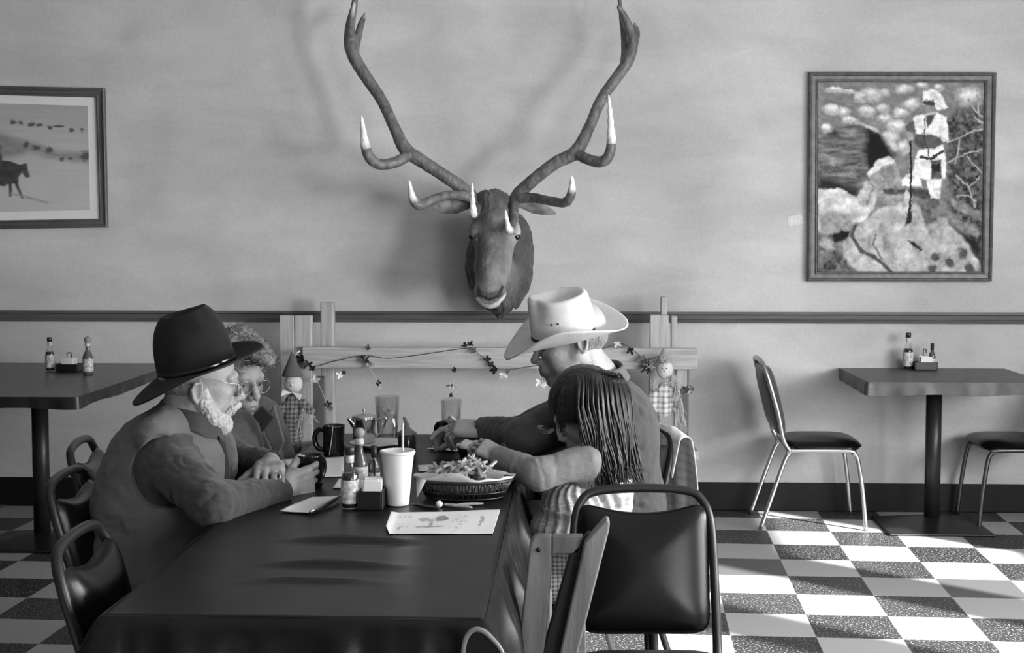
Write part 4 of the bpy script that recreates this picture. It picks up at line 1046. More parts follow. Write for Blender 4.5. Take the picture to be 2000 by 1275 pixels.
C.poly(TP([(712, 385), (745, 385), (752, 420), (725, 432)]), .30, .005)
C.poly(TP([(840, 755), (900, 755), (905, 790), (830, 790)]), .12, .006)
_u = np.clip(C.U + .006 * C.n(30, 34, 71, 2) + .0025 * C.n(110, 120, 73, 1), 0, 1); _v = np.clip(C.V + .006 * C.n(30, 34, 72, 2) + .0025 * C.n(110, 120, 74, 1), 0, 1)
C.c = C.c[np.round(_u * (C.W - 1)).astype(int), np.round(_v * (C.H - 1)).astype(int)]
C.c *= 1 + .22 * C.n(16, 30, 75, 3) + .18 * C.n(44, 60, 76, 2)
C.c = np.clip((C.c * 1.35) ** 1.2, .010, .9); C.c *= 1 + .14 * C.n(90, 90, 90, 2)
C.build('canvas', q([(1598, 160), (1923, 161), (1918, 530), (1597, 530)], WALL_Y - .018), canvas_m, PT)

PL = thing('framed_print', 'wide framed print of horses on a pale plain, cut by the left edge', 'picture', tuple(at(0, 310, WALL_Y - .01)))
bx = -340
oc = [(bx - 30, 160), (203, 172), (209, 444), (bx - 25, 452)]; ic = [(bx, 176), (185, 190), (193, 427), (bx + 5, 436)]
pic_frame(PL, q(oc), q(ic), mat('grey_frame', .075, .45, var=.25, vscale=6), .022)
MB().add(q([(bx - 5, 173), (189, 187), (197, 430), (bx, 440)], WALL_Y - .010), [(0, 3, 2, 1)]).build('mat_board', mat('mat_board', .64, .7), PL, False)
C = Canvas(330, 150, .30)
def T2(x, y): return ((x - (bx + 15) * 4.11) / ((171 - bx - 15) * 4.11), (y - 235) / 830.0)   # close view was 4.11 times the photograph
TP2 = lambda l: [T2(*p) for p in l]
C.c = .34 + .03 * C.n(10, 40, 2) + .05 * C.V
C.c += .05 * np.clip(C.V * 3 - .4, 0, 1)
C.poly(TP2([(-1400, 560), (0, 460), (200, 520), (450, 600), (715, 600), (715, 690), (400, 650), (240, 610), (60, 660), (-1400, 700)]), .22, .03, .01, 3, .04)
for k, (x, y, rx, ry) in enumerate([(105, 375, 35, 22), (165, 378, 35, 20), (250, 390, 38, 25), (310, 392, 35, 14), (400, 415, 26, 22), (470, 400, 50, 12), (570, 425, 30, 18), (655, 425, 22, 20), (210, 545, 35, 35), (290, 570, 55, 30), (385, 590, 45, 32), (485, 660, 30, 18), (555, 655, 24, 14),
                                    (680, 635, 50, 50), (-60, 380, 50, 22), (-200, 375, 60, 24), (-380, 390, 60, 24), (-600, 560, 70, 35), (-900, 400, 80, 24), (-1100, 590, 60, 40)]):
    u, v = T2(x, y); C.blob(u, v, rx / 2050, ry / 830, .09, .5, .5, k, 60)
C.poly(TP2([(-160, 690), (0, 668), (85, 680), (150, 705), (205, 690), (228, 800), (195, 805), (165, 765), (140, 800), (135, 850), (175, 965), (160, 965), (105, 850), (85, 850), (80, 950), (62, 950), (55, 850), (20, 870), (-40, 860), (-60, 960), (-80, 960), (-90, 860), (-160, 830)]), .055, .004, .003, 5, .03)
C.poly(TP2([(-80, 560), (-40, 540), (0, 560), (10, 690), (-70, 700)]), .06, .006, .004, 6, .03)
C.line(TP2([(100, 930), (220, 960), (360, 1000)]), .006, .24, .02)
C.build('print', q([(bx + 15, 192), (171, 207), (176, 410), (bx + 18, 420)], WALL_Y - .0125), canvas_m, PL)
tag(MB().add(q([(1537, 424), (1565, 418), (1571, 436), (1541, 442)], WALL_Y - .002), [(0, 3, 2, 1)]).build('wall_card', mat('card', .6, .7, var=.12, vscale=120), None, False, solid=.001), 'small tilted white card on the wall left of the painting', 'card')

# ------------------------------------------------------------ leaf garland on the bench
leaf_m = mat('foil_leaf', .3, .25, vcol='col', spec=.7)
def leaf(mb, c, s, rot, g, cols):
    out = []
    for k in range(21):
        a = -2.5 + 5.0 * k / 20; r = s * (.42 + .58 * abs(cos(a * 2.2)) ** 1.2) * (1.1 - .12 * abs(a))
        out.append(Vector((r * sin(a), .12 * r * cos(a * 3), r * cos(a))))
    n = len(mb.v); V = [c + rot @ p for p in out] + [c + rot @ Vector((0, .1 * s, -.05 * s))]
    mb.add(V, [(k, k + 1, 21) for k in range(20)] + [(20, 0, 21)]); cols += [g] * 22
t = thing('leaf_garland', 'garland of shiny dark and pale leaves strung along the bench plank', 'garland', tuple(at(960, 700, 7.07)))
G = [(572, 690), (590, 700), (612, 716), (650, 706), (712, 694), (760, 700), (840, 690), (915, 680), (935, 692), (950, 702), (975, 722), (1040, 715), (1120, 700), (1205, 672), (1235, 682), (1262, 702), (1300, 690)]
MB().tube([at(x, y, 7.085) for x, y in G], .0018, 6, 4).build('vine', mat('dark_vine', .03, .6), t)
LV = [(578, 690, .022, 1), (588, 702, .024, 0), (602, 714, .025, 0), (616, 742, .024, 2), (610, 720, .018, 0), (665, 733, .019, 2), (672, 727, .012, 0), (640, 790, .02, 0), (646, 798, .016, 1), (712, 703, .024, 0), (718, 680, .016, 1), (720, 712, .016, 1), (728, 712, .014, 2), (738, 748, .015, 0), (742, 754, .012, 2),
      (908, 675, .018, 0), (918, 672, .016, 0), (925, 685, .018, 1), (952, 702, .018, 0), (958, 712, .018, 0), (966, 722, .022, 0), (984, 732, .022, 2), (990, 726, .015, 1), (888, 722, .014, 0), (880, 753, .017, 1), (888, 758, .015, 2), (880, 771, .012, 0),
      (1055, 746, .022, 2), (1062, 752, .018, 2), (1060, 741, .012, 1), (1207, 671, .020, 2), (1230, 684, .019, 0), (1250, 702, .024, 1), (1262, 710, .022, 0), (1258, 718, .022, 0), (1270, 725, .02, 0), (1340, 762, .022, 1), (1350, 760, .02, 1), (1345, 765, .012, 2)]
for k, (x, y, s, g) in enumerate(LV):
    mb = MB(); cols = []; c = at(x, y, 7.07)
    rot = Matrix.Rotation(RNG.uniform(-2.6, 2.6), 3, 'Y') @ Matrix.Rotation(RNG.uniform(-.7, .7), 3, 'X') @ Matrix.Rotation(RNG.uniform(-.6, .6), 3, 'Z')
    leaf(mb, c, s * 1.25, rot, (.015, .12, .62)[g], cols); o = mb.build('leaf', leaf_m, t, smooth=False, solid=.0006); set_col(o, cols)
m = MB()
for a, b in (((718, 712), (745, 762)), ((888, 724), (880, 768)), ((1046, 715), (1056, 742)), ((606, 718), (640, 792)), ((1262, 700), (1350, 760))): m.tube([at(*a, 7.075), at((a[0] + b[0]) / 2 + 2, (a[1] + b[1]) / 2, 7.07), at(*b, 7.07)], .0011, 5, 3)
m.build('thread', mat('pale_thread', .5, .5), t)

# ------------------------------------------------------------ scarecrow dolls
straw = mat('straw', .5, .6, var=.3, vscale=60); burlap = mat('cream_cloth_face', .55, .8, bump=.3, bscale=300)
def plaid(name, g0, g1, sc=60):
    m = mat(name, g0, .85); N, L = nodes_of(m); b = N['Principled BSDF']; tc = N.new('ShaderNodeTexCoord'); out = []
    for rot in (0, pi / 2):
        mp = N.new('ShaderNodeMapping'); mp.inputs['Rotation'].default_value = (0, rot, .15); L.new(tc.outputs['Object'], mp.inputs[0])
        w_ = N.new('ShaderNodeTexWave'); w_.inputs['Scale'].default_value = sc / 10; w_.inputs['Distortion'].default_value = 1.0; w_.inputs['Detail'].default_value = 1
        L.new(mp.outputs[0], w_.inputs['Vector']); r = N.new('ShaderNodeMapRange'); r.inputs[1].default_value = .55; r.inputs[2].default_value = .75; L.new(w_.outputs['Fac'], r.inputs[0]); out.append(r.outputs[0])
    a = N.new('ShaderNodeMath'); a.operation = 'ADD'; L.new(out[0], a.inputs[0]); L.new(out[1], a.inputs[1])
    r = N.new('ShaderNodeMapRange'); r.inputs[2].default_value = 2; r.inputs[3].default_value = g0; r.inputs[4].default_value = g1; L.new(a.outputs[0], r.inputs[0]); L.new(r.outputs[0], b.inputs['Base Color'])
    return m
def tuft(mb, c, d, L_, n, spread, r=.0011):
    for k in range(n):
        v = Vector(d) + Vector(RNG.uniform(-spread, spread, 3)); p = Vector(c) + Vector(RNG.uniform(-.01, .01, 3))
        q1 = p + v * L_ * .5; q2 = p + v * L_ + Vector(RNG.uniform(-.018, .018, 3)); mb.tube([p, q1, q2], [r, r, r * .6], 4, 2)
def doll(label, P, sh, hatm, arms, Y, pale):
    px, py = P; c = at(px, py, Y); t = thing('scarecrow_doll', label, 'doll', tuple(c))
    X = lambda x, y, Yo=0: at(x, y, Y + Yo)
    h0, h1, hw = sh['hat']; a, b = X(px, h1), X(px, h0)
    MB().lathe([(hw * 1.05, 0), (hw * 1.1, .006), (hw * .8, (b.z - a.z) * .35), (hw * .4, (b.z - a.z) * .7), (.004, (b.z - a.z)), (0, (b.z - a.z) + .002)], tuple(a), 20, sy=.8).build('hat', hatm, t)
    f0, f1, fw = sh['face']; a = X(px + 2, (f0 + f1) / 2); r = (X(0, f0).z - X(0, f1).z) / 2
    S = SDF(a - Vector((.09,) * 3), a + Vector((.09,) * 3), .003); S.ell(tuple(a), (fw, .04, r * 1.1)); S.ell((a.x, a.y - .04, a.z - .003), (.006, .006, .006), k=.006)
    hd = S.mesh('head', burlap, t, lambda P_, N_: .002 * fbm(P_ * 60, 2))
    m = MB()
    for dx in (-.014, .006):
        m.lathe([(max(.0001, .0035 * sin(pi * j / 6)), -.0035 * cos(pi * j / 6)) for j in range(7)], (a.x + dx, a.y - .038, a.z + .008), 8)
    m.build('eye', cap_blk, hd)
    S = SDF(X(px - 75, sh['body'][1] + 20) - Vector((0, .12, 0)), X(px + 75, sh['body'][0] - 20) + Vector((0, .06, 0)), .004)
    b0, b1, bw = sh['body']
    S.chain([X(px, b0 + 8), X(px, (b0 + b1) / 2), X(px, b1)], [bw * .55, bw * .85, bw], .02)
    for (x1, y1, x2, y2, rr) in arms: S.chain([X(px, b0 + 12), X(x1, y1, -.01), X(x2, y2, -.02)], [rr * .8, rr, rr * 1.05], .02)
    S.mesh('shirt', pale, t, lambda P_, N_: .004 * fbm(P_ * np.array([60, 60, 25]), 4))
    for (x, y, L_, n, sp) in sh['straw']: m = MB(); tuft(m, X(x, y, -.035), (0.0, -.1, -1), L_, n, sp); m.build('straw_tuft', straw, t)
    return t, X
pl_d = plaid('plaid_dark', .20, .03, 150); pl_p = plaid('plaid_pale', .62, .22, 120)
t, X = doll('scarecrow doll in dark plaid with pointed grey hat, near the posts at left', (571, 735), dict(hat=(688, 735, .048), face=(732, 766, .045), body=(772, 850, .055), straw=[(592, 800, .085, 60, .45), (604, 805, .06, 30, .5)]),
            mat('grey_felt', .09, .85), [(548, 800, 536, 830, .024), (592, 790, 606, 802, .022)], 7.02, pl_d)
m = MB().add([X(571, 766, -.04), X(548, 774, -.045), X(552, 762, -.05), X(590, 770, -.045), X(586, 782, -.045)], [(0, 1, 2), (0, 3, 4)]); m.build('collar', paper, t, False, solid=.002)
a, b = X(565, 880), X(575, 850)
MB().box((a.x - .05, a.y - .03, a.z - .02), (a.x + .06, a.y + .03, b.z + .02)).build('trousers', mat('dark_denim', .04, .8), t, bevel=.02)
t, X = doll('pale scarecrow doll with straw fringe hanging from the right bench post', (1296, 720), dict(hat=(680, 708, .036), face=(704, 738, .040), body=(748, 800, .045), straw=[(1328, 780, .07, 60, .22), (1330, 800, .08, 60, .22), (1322, 750, .08, 50, .2), (1334, 820, .06, 60, .3), (1316, 735, .03, 30, .8), (1280, 740, .03, 20, .8)]),
            mat('light_felt', .25, .85), [(1276, 775, 1274, 800, .022), (1312, 765, 1322, 790, .018)], 7.03, pl_p)
a, b = X(1282, 862), X(1318, 800); MB().box((a.x, a.y - .03, a.z), (b.x, a.y + .03, b.z)).build('trousers', mat('pale_denim', .3, .8), t, bevel=.02)
for a_, d_, l_, n_ in ((X(1296, 706, -.04), (.2, -.2, .35), .04, 26), (X(1275, 715, -.04), (-.3, -.2, .2), .035, 16)): m = MB(); tuft(m, a_, d_, l_, n_, .65); m.build('straw_tuft', straw, t)
# ------------------------------------------------------------ people
skin = mat('skin', .3, .5, vcol='col', var=.10, vscale=45, bump=.25, bscale=260, sub=.06)
eye_white = mat('eye_white', .24, .2); iris_m = mat('dark_iris', .02, .1)
V3 = lambda a: np.array(a, float)
class Head:
    def __init__(s, c, fwd, sc=1.0, roll=0.0):
        s.c = V3(c); M = frame_of(fwd)
        if roll:
            Rm = np.array(Matrix.Rotation(roll, 3, Vector(M[:, 0]))); M = Rm @ M
        s.M = M; s.s = sc
    def p(s, x, y, z): return tuple(s.c + s.M @ (np.array([x, y, z]) * s.s))
    def loc(s, P): return ((P - s.c) @ s.M) / s.s
def sculpt_head(S, H, neck, nr=.056, old=1.0, child=False, nose=1.0, jaw=1.0, ear=-.012, edz=0.0):
    ED = lambda q: (q[0], q[1], q[2] + edz)
    s = H.s; e = lambda c, r, k=.012, op='u': S.ell(H.p(*c), [q * s for q in r], H.M, k * s, op)
    ch = lambda pts, rr, k=.008, op='u': S.chain([H.p(*q) for q in pts], [r * s for r in rr], k * s, op)
    e((-.012, 0, .035), (.098, .077, .085))
    e((.030, 0, -.028), (.064, .060, .086), .02)
    for y in (-1, 1):
        ch([(-.005, y * .050, -.045), (.030, y * .042, -.083 * jaw), (.066, y * .014, -.104 * jaw)], [.020, .019, .016], .02)
        e((.052, y * .042, -.022), (.028, .020, .020), .016)                 # cheekbone
        e((.045, y * .040, -.055), (.028, .018 if not child else .026, .026), .018)
        ch([(.080, y * .012, .021), (.082, y * .032, .024), (.070, y * .050, .014)], [.009, .010, .008], .012)
        e((.098, y * .031, .002), (.020, .017, .0125), .010, 's')            # socket
        ch([(.083, y * .018, .008), (.0875, y * .031, .0105), (.078, y * .046, .006)], [.0042, .0062, .0042], .003)   # upper lid
        ch([(.084, y * .020, -.010), (.087, y * .031, -.013), (.079, y * .044, -.008)], [.0035, .0042, .0035], .003)
        if old > .5:
            ch([(.083, y * .019, -.018), (.084, y * .031, -.022), (.074, y * .046, -.016)], [.004, .005, .004], .005)  # bag
            ch([(.104, y * .020, -.036), (.094, y * .031, -.056), (.080, y * .036, -.082)], [.0016, .0022, .0016], .006, 's')  # nose to mouth fold
            for q in (0, 1, 2): ch([(.072, y * .053, .004 - q * .006), (.058, y * .064, .012 - q * .010)], [.0008, .0012], .003, 's')
            for q in (0, 1): ch([(.060 - q * .016, y * .050, -.045), (.052 - q * .016, y * .050, -.085)], [.0012, .0014], .005, 's')
    if old > .5:
        for q in range(3): ch([(.083 - q * .004, -.03, .046 + q * .014), (.088 - q * .004, 0, .048 + q * .014), (.083 - q * .004, .03, .046 + q * .014)], [.0008, .0014, .0008], .003, 's')
    ch([(.092, 0, .012), (.103 * 1, 0, -.010), (.105 + .012 * nose, 0, -.032)], [.0075, .0085, .0115 * (.8 + .2 * nose)], .010)
    for y in (-1, 1):
        e((.104, y * .0125, -.038), (.011, .0075, .008), .006)
        e((.108, y * .0065, -.047), (.005, .003, .004), .003, 's')
    e((.090, 0, -.066), (.020, .030, .024), .014)                            # mouth mound
    ch([(.092, -.022, -.069), (.104, -.008, -.062), (.105, 0, -.0635), (.104, .008, -.062), (.092, .022, -.069)], [.003, .0048, .0045, .0048, .003], .004)
    ch([(.092, -.020, -.072), (.102, 0, -.0755), (.092, .020, -.072)], [.003, .006, .003], .004)
    ch([(.092, -.025, -.0695), (.110, 0, -.0685), (.092, .025, -.0695)], [.0012, .0016, .0012], .003, 's')
    e((.076, 0, -.105 * jaw), (.019, .021, .017), .014)
    for y in (-1, 1):                                                        # ears
        A = np.array(Matrix.Rotation(y * .35, 3, Vector(H.M[:, 2]))) @ H.M
        S.ell(H.p(ear - .006, y * .079, -.006 + edz), [.018 * s, .006 * s, .028 * s], A, .006 * s)
        ch([ED(q_) for q_ in ((ear + .007, y * .080, .012), (ear, y * .085, .022), (ear - .014, y * .088, .017), (ear - .020, y * .089, 0), (ear - .013, y * .086, -.019), (ear - .002, y * .080, -.031))], [.0035, .004, .0045, .0045, .004, .006], .004)
        S.ell(H.p(ear - .003, y * .088, -.002 + edz), [.010 * s, .006 * s, .017 * s], A, .004 * s, 's')
    nb = V3(neck); top = V3(H.p(-.028, 0, -.06))
    S.cap(top, nb, nr * s, nr * 1.08 * s, .025)
    if old > .5:
        S.cap(H.p(.035, 0, -.098), nb + .3 * (V3(H.p(.06, 0, 0)) - H.c), .018 * s, .03 * s, .02)
        for y in (-1, 1): S.cap(H.p(-.02, y * .05, -.06), tuple(nb + (V3(H.p(.05, y * .012, 0)) - H.c)), .012, .012, .012)
def eyes(H, par, look=(1, 0, -.25), lens=False):
    for y in (-1, 1):
        m = MB(); r = .0120 * H.s; c = H.p(.0748, y * .031, 0)
        m.lathe([(max(.0001, r * sin(pi * j / 12)), -r * cos(pi * j / 12)) for j in range(13)], c, 20)
        o = m.build('eye', eye_white, par)
        d = H.M @ V3(look); d = d / np.linalg.norm(d); q = V3(c) + d * r * .90
        R_ = Vector(d).to_track_quat('Z', 'Y').to_matrix().to_4x4()
        MB().lathe([(0, .0020 * H.s), (.0028 * H.s, .0016 * H.s), (.0056 * H.s, .0), (0, -.001)], (0, 0, 0), 16, Matrix.Translation(q) @ R_).build('iris', iris_m, o)
def skin_col(P, H, base=.33, lips=.20, child=False):
    c = np.full(len(P), base) + .04 * fbm(P * 30, 11); L = H.loc(P)
    g = lambda x, y, z, rx, ry, rz: np.exp(-(((L[:, 0] - x) / rx) ** 2 + ((L[:, 1] - y) / ry) ** 2 + ((L[:, 2] - z) / rz) ** 2))
    c = c * (1 - .35 * g(.105, 0, -.069, .02, .024, .009))
    for y in (-1, 1): c = c * (1 - .16 * g(.09, y * .031, -.004, .02, .02, .016))
    if not child: c = c + .02 * fbm(P * 140, 12) 
    return np.clip(c, .02, 1)
def hand(S, wrist, f, n, side, s=1.0, curls=((20, 30, 20),) * 4, thumb=(.55, .6, .35), spread=.06, tcurl=25, wr=.027, wd=None):
    "f fingers direction, n the way the palm faces, side +1 right hand, -1 left hand"
    f = Vector(f).normalized(); n = Vector(n); n = (n - f * n.dot(f)).normalized(); t = f.cross(n) * side; w = Vector(wrist)
    M = np.array([[f.x, t.x, n.x], [f.y, t.y, n.y], [f.z, t.z, n.z]])
    k = .008 * s
    S.cap(tuple(w - f * .02 * s), tuple(w + f * .02 * s), wr * s, .025 * s, .012)
    S.rbox(tuple(w + f * .052 * s), (.043 * s, .039 * s, .0135 * s), M, .013 * s, .012 * s)
    S.cap(tuple(w + f * .018 * s + t * .018 * s + n * .006 * s), tuple(w + f * .050 * s + t * .030 * s + n * .010 * s), .017 * s, .014 * s, .012 * s)
    ro = (.0305, .0105, -.0100, -.0290); ln = (.074, .082, .077, .060); ra = (.0092, .0095, .0090, .0080)
    for i in range(4):
        p = w + (f * (.088 - .004 * abs(i - 1.2)) + t * ro[i]) * s; d = (f + t * spread * (1.5 - i)).normalized(); nn = n
        S.cap(tuple(w + (f * .05 + t * ro[i] * .8 - n * .003) * s), tuple(p), .0085 * s, (ra[i] + .0012) * s, k)
        r = ra[i] * s; ang = 0
        for j, fr in enumerate((.44, .31, .25)):
            a = R(curls[i][j]); ax = d.cross(nn); Rm = Matrix.Rotation(a, 3, ax.normalized()); d2 = (Rm @ d).normalized(); nn = (Rm @ nn).normalized(); d = d2
            q = p + d * ln[i] * fr * s; S.cap(tuple(p), tuple(q), r, r * .90, .0022 * s); 
            if j < 2: S.ell(tuple(q - nn * .001), (r * .98,) * 3, None, .002)
            p = q; r *= .91
    d = (f * thumb[0] + t * thumb[1] + n * thumb[2]).normalized(); p = w + (f * .022 + t * .026 + n * .006) * s; r = .0125 * s
    for j, L_ in enumerate((.042, .034, .028)):
        q = p + d * L_ * s; S.cap(tuple(p), tuple(q), r, r * .9, .004 * s); p = q; r *= .9
        d = (d + f * math.tan(R(tcurl)) * .7 + n * .10).normalized()
    return p
def wrinkle(P, N_, seeds, amp=.004, sc=(14, 14, 30)):
    a = fbm(P * np.array(sc), seeds, 3); b = fbm(P * np.array([30, 30, 55]), seeds + 9, 2)
    return amp * (1 - 2.2 * np.abs(a)) * .6 + amp * .35 * b
def folds(P, rings):
    "creases round a limb: rings = (point, axis, spacing, reach, amplitude)"
    o = np.zeros(len(P))
    for c, ax, sp, rc, am in rings:
        ax = V3(ax) / np.linalg.norm(ax); d = P - V3(c); t = d @ ax; rr = np.linalg.norm(d, axis=1)
        w = 1.6 * vnoise(P * 17, 5) + .8 * vnoise(P * 40, 6); g = np.clip(.55 + 1.0 * vnoise(P * 14, 7), 0, 1.3)
        o += am * g * (1 - 1.6 * np.abs(np.sin(t / sp * pi + w * 1.6))) * np.exp(-(rr / rc) ** 2)
    return o
def hat(par, c, up, fwd, crown, brim_r, brim_fn, mtl, bandm, name='hat', ch=.115, crx=.100, cry=.082, band=None, crease=.03, pinch=.014, taper=.86, dome=False):
    "western hat: crown with a top crease, shaped brim, band"
    U = Vector(up).normalized(); F = Vector(fwd); F = (F - U * F.dot(U)).normalized(); L = U.cross(F); c = Vector(c)
    W = lambda x, y, z: c + F * x + L * y + U * z
    mb = MB(); nu, nv = 72, 46
    def cr(u, v):
        a = 2 * pi * u
        if dome and v < .75:
            ph = v / .75 * 1.12; r = cos(ph) ** .72 * .98 + .02; z = ch * 1.03 * sin(ph) ** .80
        elif dome:
            k = (v - .75) / .25; r = (cos(1.12) ** .72 * .98 + .02) * (1 - k); z = ch * 1.03 * sin(1.12) ** .8 - crease * min(1, k * 1.3) ** 1.5
        elif v < .55:
            k = v / .55; r = 1 - (1 - taper) * k ** 1.6; z = ch * .88 * k
        elif v < .75:
            k = (v - .55) / .20; th = k * pi / 2; r = taper - .12 * (1 - cos(th)); z = ch * .88 + ch * .12 * sin(th)
        else:
            k = (v - .75) / .25; r = (taper - .12) * (1 - k); z = ch * (1 - crease / ch * min(1, k * 1.6) ** 1.2 * 1.0)
        x, y = cos(a) * crx * r, sin(a) * cry * r
        hi = min(1, max(0, (z / ch - .35) / .6))
        fr = max(0, cos(a)) ** 1.5
        dent = math.exp(-((abs(a if a < pi else 2 * pi - a) - .75) / .30) ** 2)
        y *= 1 - pinch / cry * 2.0 * dent * hi; x *= 1 - .06 * hi * dent
        z += .010 * fr * hi if v < .75 else .010 * max(0, x / crx)
        return W(x, y, z)
    mb.grid(nu, nv, cr, cu=True)
    def br(u, v):
        a = 2 * pi * u; r = 1 + v * (brim_r - 1); x, y = cos(a), sin(a)
        rx, ry = crx + (brim_r[0] - crx) * v if isinstance(brim_r, tuple) else 0, cry + (brim_r[1] - cry) * v
        return W(x * rx, y * ry, brim_fn(a, v))
    def br(u, v):
        a = 2 * pi * u; x, y = cos(a), sin(a); rx = crx + (brim_r[0] - crx) * v; ry = cry + (brim_r[1] - cry) * v
        return W(x * rx, y * ry, brim_fn(a, v))
    o = mb.build(name, mtl, par, solid=.003)
    b2 = MB().grid(nu, 16, br, cu=True).build('brim', mtl, o, solid=.004)
    m = MB(); m.grid(nu, 2, lambda u, v: W(cos(2 * pi * u) * (crx + .0022 - .001 * v), sin(2 * pi * u) * (cry + .0022 - .001 * v), .003 + brim_fn(2 * pi * u, 0) + (band or .014) * v), cu=True)
    m.build('hat_band', bandm, o, solid=.002)
    return o, W
def glasses(par, H, rim=.021, m_=None):
    m = MB(); 
    for y in (-1, 1):
        pts = [H.p(.108 - .006 * abs(cos(a)), y * .033 + rim * 1.05 * cos(a), -.004 + rim * .85 * sin(a)) for a in [2 * pi * k / 20 for k in range(20)]]
        m.tube(pts, .0011 * H.s, 6, closed=True)
        m.tube([H.p(.102, y * .056, .004), H.p(.06, y * .078, .006), H.p(-.005, y * .083, .010), H.p(-.022, y * .083, -.008)], .0012, 6, 3)
    m.tube([H.p(.107, -.012, .002), H.p(.111, 0, .006), H.p(.107, .012, .002)], .0011, 6, 3)
    o = m.build('glasses', m_ or steel, par)
    for y in (-1, 1):
        c = H.p(.105, y * .033, -.004); Q = [Vector(H.p(.105, y * .033 + rim * cos(a), -.004 + rim * .82 * sin(a))) for a in [2 * pi * k / 20 for k in range(20)]]
        MB().add(Q, [tuple(range(20))]).build('lens', thin, o, False)
def collar(name, c, up, fwd, r, h, sp, m_, par):
    U = Vector(up).normalized(); F = Vector(fwd); F = (F - U * F.dot(U)).normalized(); L = U.cross(F); c = Vector(c)
    def fn(u, v):
        a = (u - .5) * 2 * 2.65; front = max(0, abs(a) / 2.65 - .6) / .4
        if v < .4: k = v / .4; rr = r * (1 + .02 * k); z = h * k
        elif v < .55: k = (v - .4) / .15; rr = r * (1.02 + .10 * k); z = h + .003 * sin(k * pi)
        else: k = (v - .55) / .45; rr = r * (1.12 + (sp - 1.12) * k); z = h - (h * .85 + .022 * front) * k
        z -= .55 * h * front ** 1.5 * (1 if v > .3 else v / .3)
        rr += .0015 * sin(a * 7)
        return c - F * rr * cos(a) * (1.0) + L * rr * sin(a) * .95 + U * z
    return MB().grid(48, 20, fn).build(name, m_, par, solid=.003)
def tufts(name, par, m_, base, normals, L_, r, n, grav, seed, curl=0, sides=4):
    "many short locks rooted on points"
    rg = np.random.default_rng(seed); mb = MB(); idx = rg.integers(0, len(base), n)
    for i in idx:
        p = Vector(base[i]); d = Vector(normals[i]); l = L_ * rg.uniform(.6, 1.2); pts = [p - d * .004]
        for k in range(1, 5):
            d = (d + Vector(grav) * .25 + Vector(rg.normal(0, .16 + curl, 3))).normalized(); pts.append(pts[-1] + d * l / 4)
        mb.tube(pts, [r, r, r * .9, r * .6, r * .2], sides, 2)
    return mb.build(name, m_, par)
def surf_pts(o):
    n = len(o.data.vertices); N_ = np.empty(n * 3, np.float32); o.data.vertices.foreach_get('co', N_); P = N_.reshape(-1, 3).copy()
    o.data.vertices.foreach_get('normal', N_) if False else o.data.vertex_normals.foreach_get('vector', N_)
    return P, N_.reshape(-1, 3).copy()
A_ = lambda x, y, Y: tuple(at(x, y, Y))

# ============ man in the dark hat, grey vest
t = thing('person', 'man in a dark wide-brimmed hat and pale vest leaning on folded arms', 'person', (A_(300, 1190, 3.66)[0], 3.66, .46)); MAN1 = t
H = Head(A_(390, 741, 3.70), (.88, .40, -.16), .99)
neck = A_(372, 812, 3.70)
wR, wL = A_(546, 960, 3.70), A_(524, 905, 3.81)
sR, eR = A_(322, 900, 3.55), A_(414, 984, 3.43)
sL, eL = A_(405, 862, 3.92), A_(458, 902, 4.00)
S = SDF((-1.33, 3.33, .42), (-.62, 4.16, 1.22), .003)
sculpt_head(S, H, neck, edz=-.024)
S.ell(A_(335, 900, 3.72), (.12, .17, .15), k=.03); S.ell(A_(300, 1020, 3.70), (.14, .16, .20), k=.05); S.ell(A_(285, 1130, 3.67), (.15, .16, .13), k=.05)
S.chain([neck, A_(340, 870, 3.72)], [.06, .08], .04)
S.chain([sR, eR, wR], [.045, .038, .026], .02); S.chain([sL, eL, wL], [.045, .038, .026], .02)
hand(S, A_(552, 957, 3.745), (.62, .62, .16), (-.52, .80, .05), 1, 1.04, ((14, 30, 18), (28, 42, 25), (36, 46, 28), (42, 48, 30)), (.75, .25, .5), .03, 10)
hand(S, A_(527, 906, 3.785), (.20, -.97, -.02), (.02, -.12, -.99), -1, 1.04, ((34, 34, 18), (36, 34, 18), (38, 34, 18), (40, 34, 18)), (.7, .6, .25), .07, 12)
body = S.mesh('body', skin, t, lambda P, N_: .0007 * fbm(P * 150, 2), 1)
set_col(body, skin_col(verts(body), H, .25)); 
eyes(H, body); glasses(t, H, .020, mat('gold_rim', .4, .25, metal=1))
ring = MB().tube([V3(A_(541, 930, 3.68)) + np.array([.0095 * cos(a), -.002 + .003 * sin(a), .0095 * sin(a)]) for a in [2 * pi * k / 16 for k in range(16)]], .0013, 6, closed=True).build('ring', mat('ring_gold', .6, .2, metal=1), t)
# beard, sideburn
S = SDF(V3(H.p(.03, 0, -.07)) - .11, V3(H.p(.03, 0, -.07)) + .11, .0017)
for y in (-1, 1):
    S.chain([H.p(.004, y * .066, -.025), H.p(.008, y * .062, -.055), H.p(.035, y * .052, -.088), H.p(.070, y * .022, -.112)], [.012 * 1, .018, .022, .024], .02)
    S.chain([H.p(.100, y * .006, -.055), H.p(.092, y * .026, -.066), H.p(.078, y * .034, -.085)], [.007, .009, .010], .01)
S.ell(H.p(.074, 0, -.112), (.030, .036, .028), H.M, .02); S.chain([H.p(.094, -.028, -.066), H.p(.110, -.010, -.055), H.p(.110, .010, -.055), H.p(.094, .028, -.066)], [.007, .008, .008, .007], .008)
S.chain([H.p(.09, -.02, -.0715), H.p(.118, 0, -.070), H.p(.09, .02, -.0715)], [.003, .004, .003], .004, 's')
bm = mat('white_beard', .36, .9, var=.25, vscale=120, bump=.6, bscale=350)
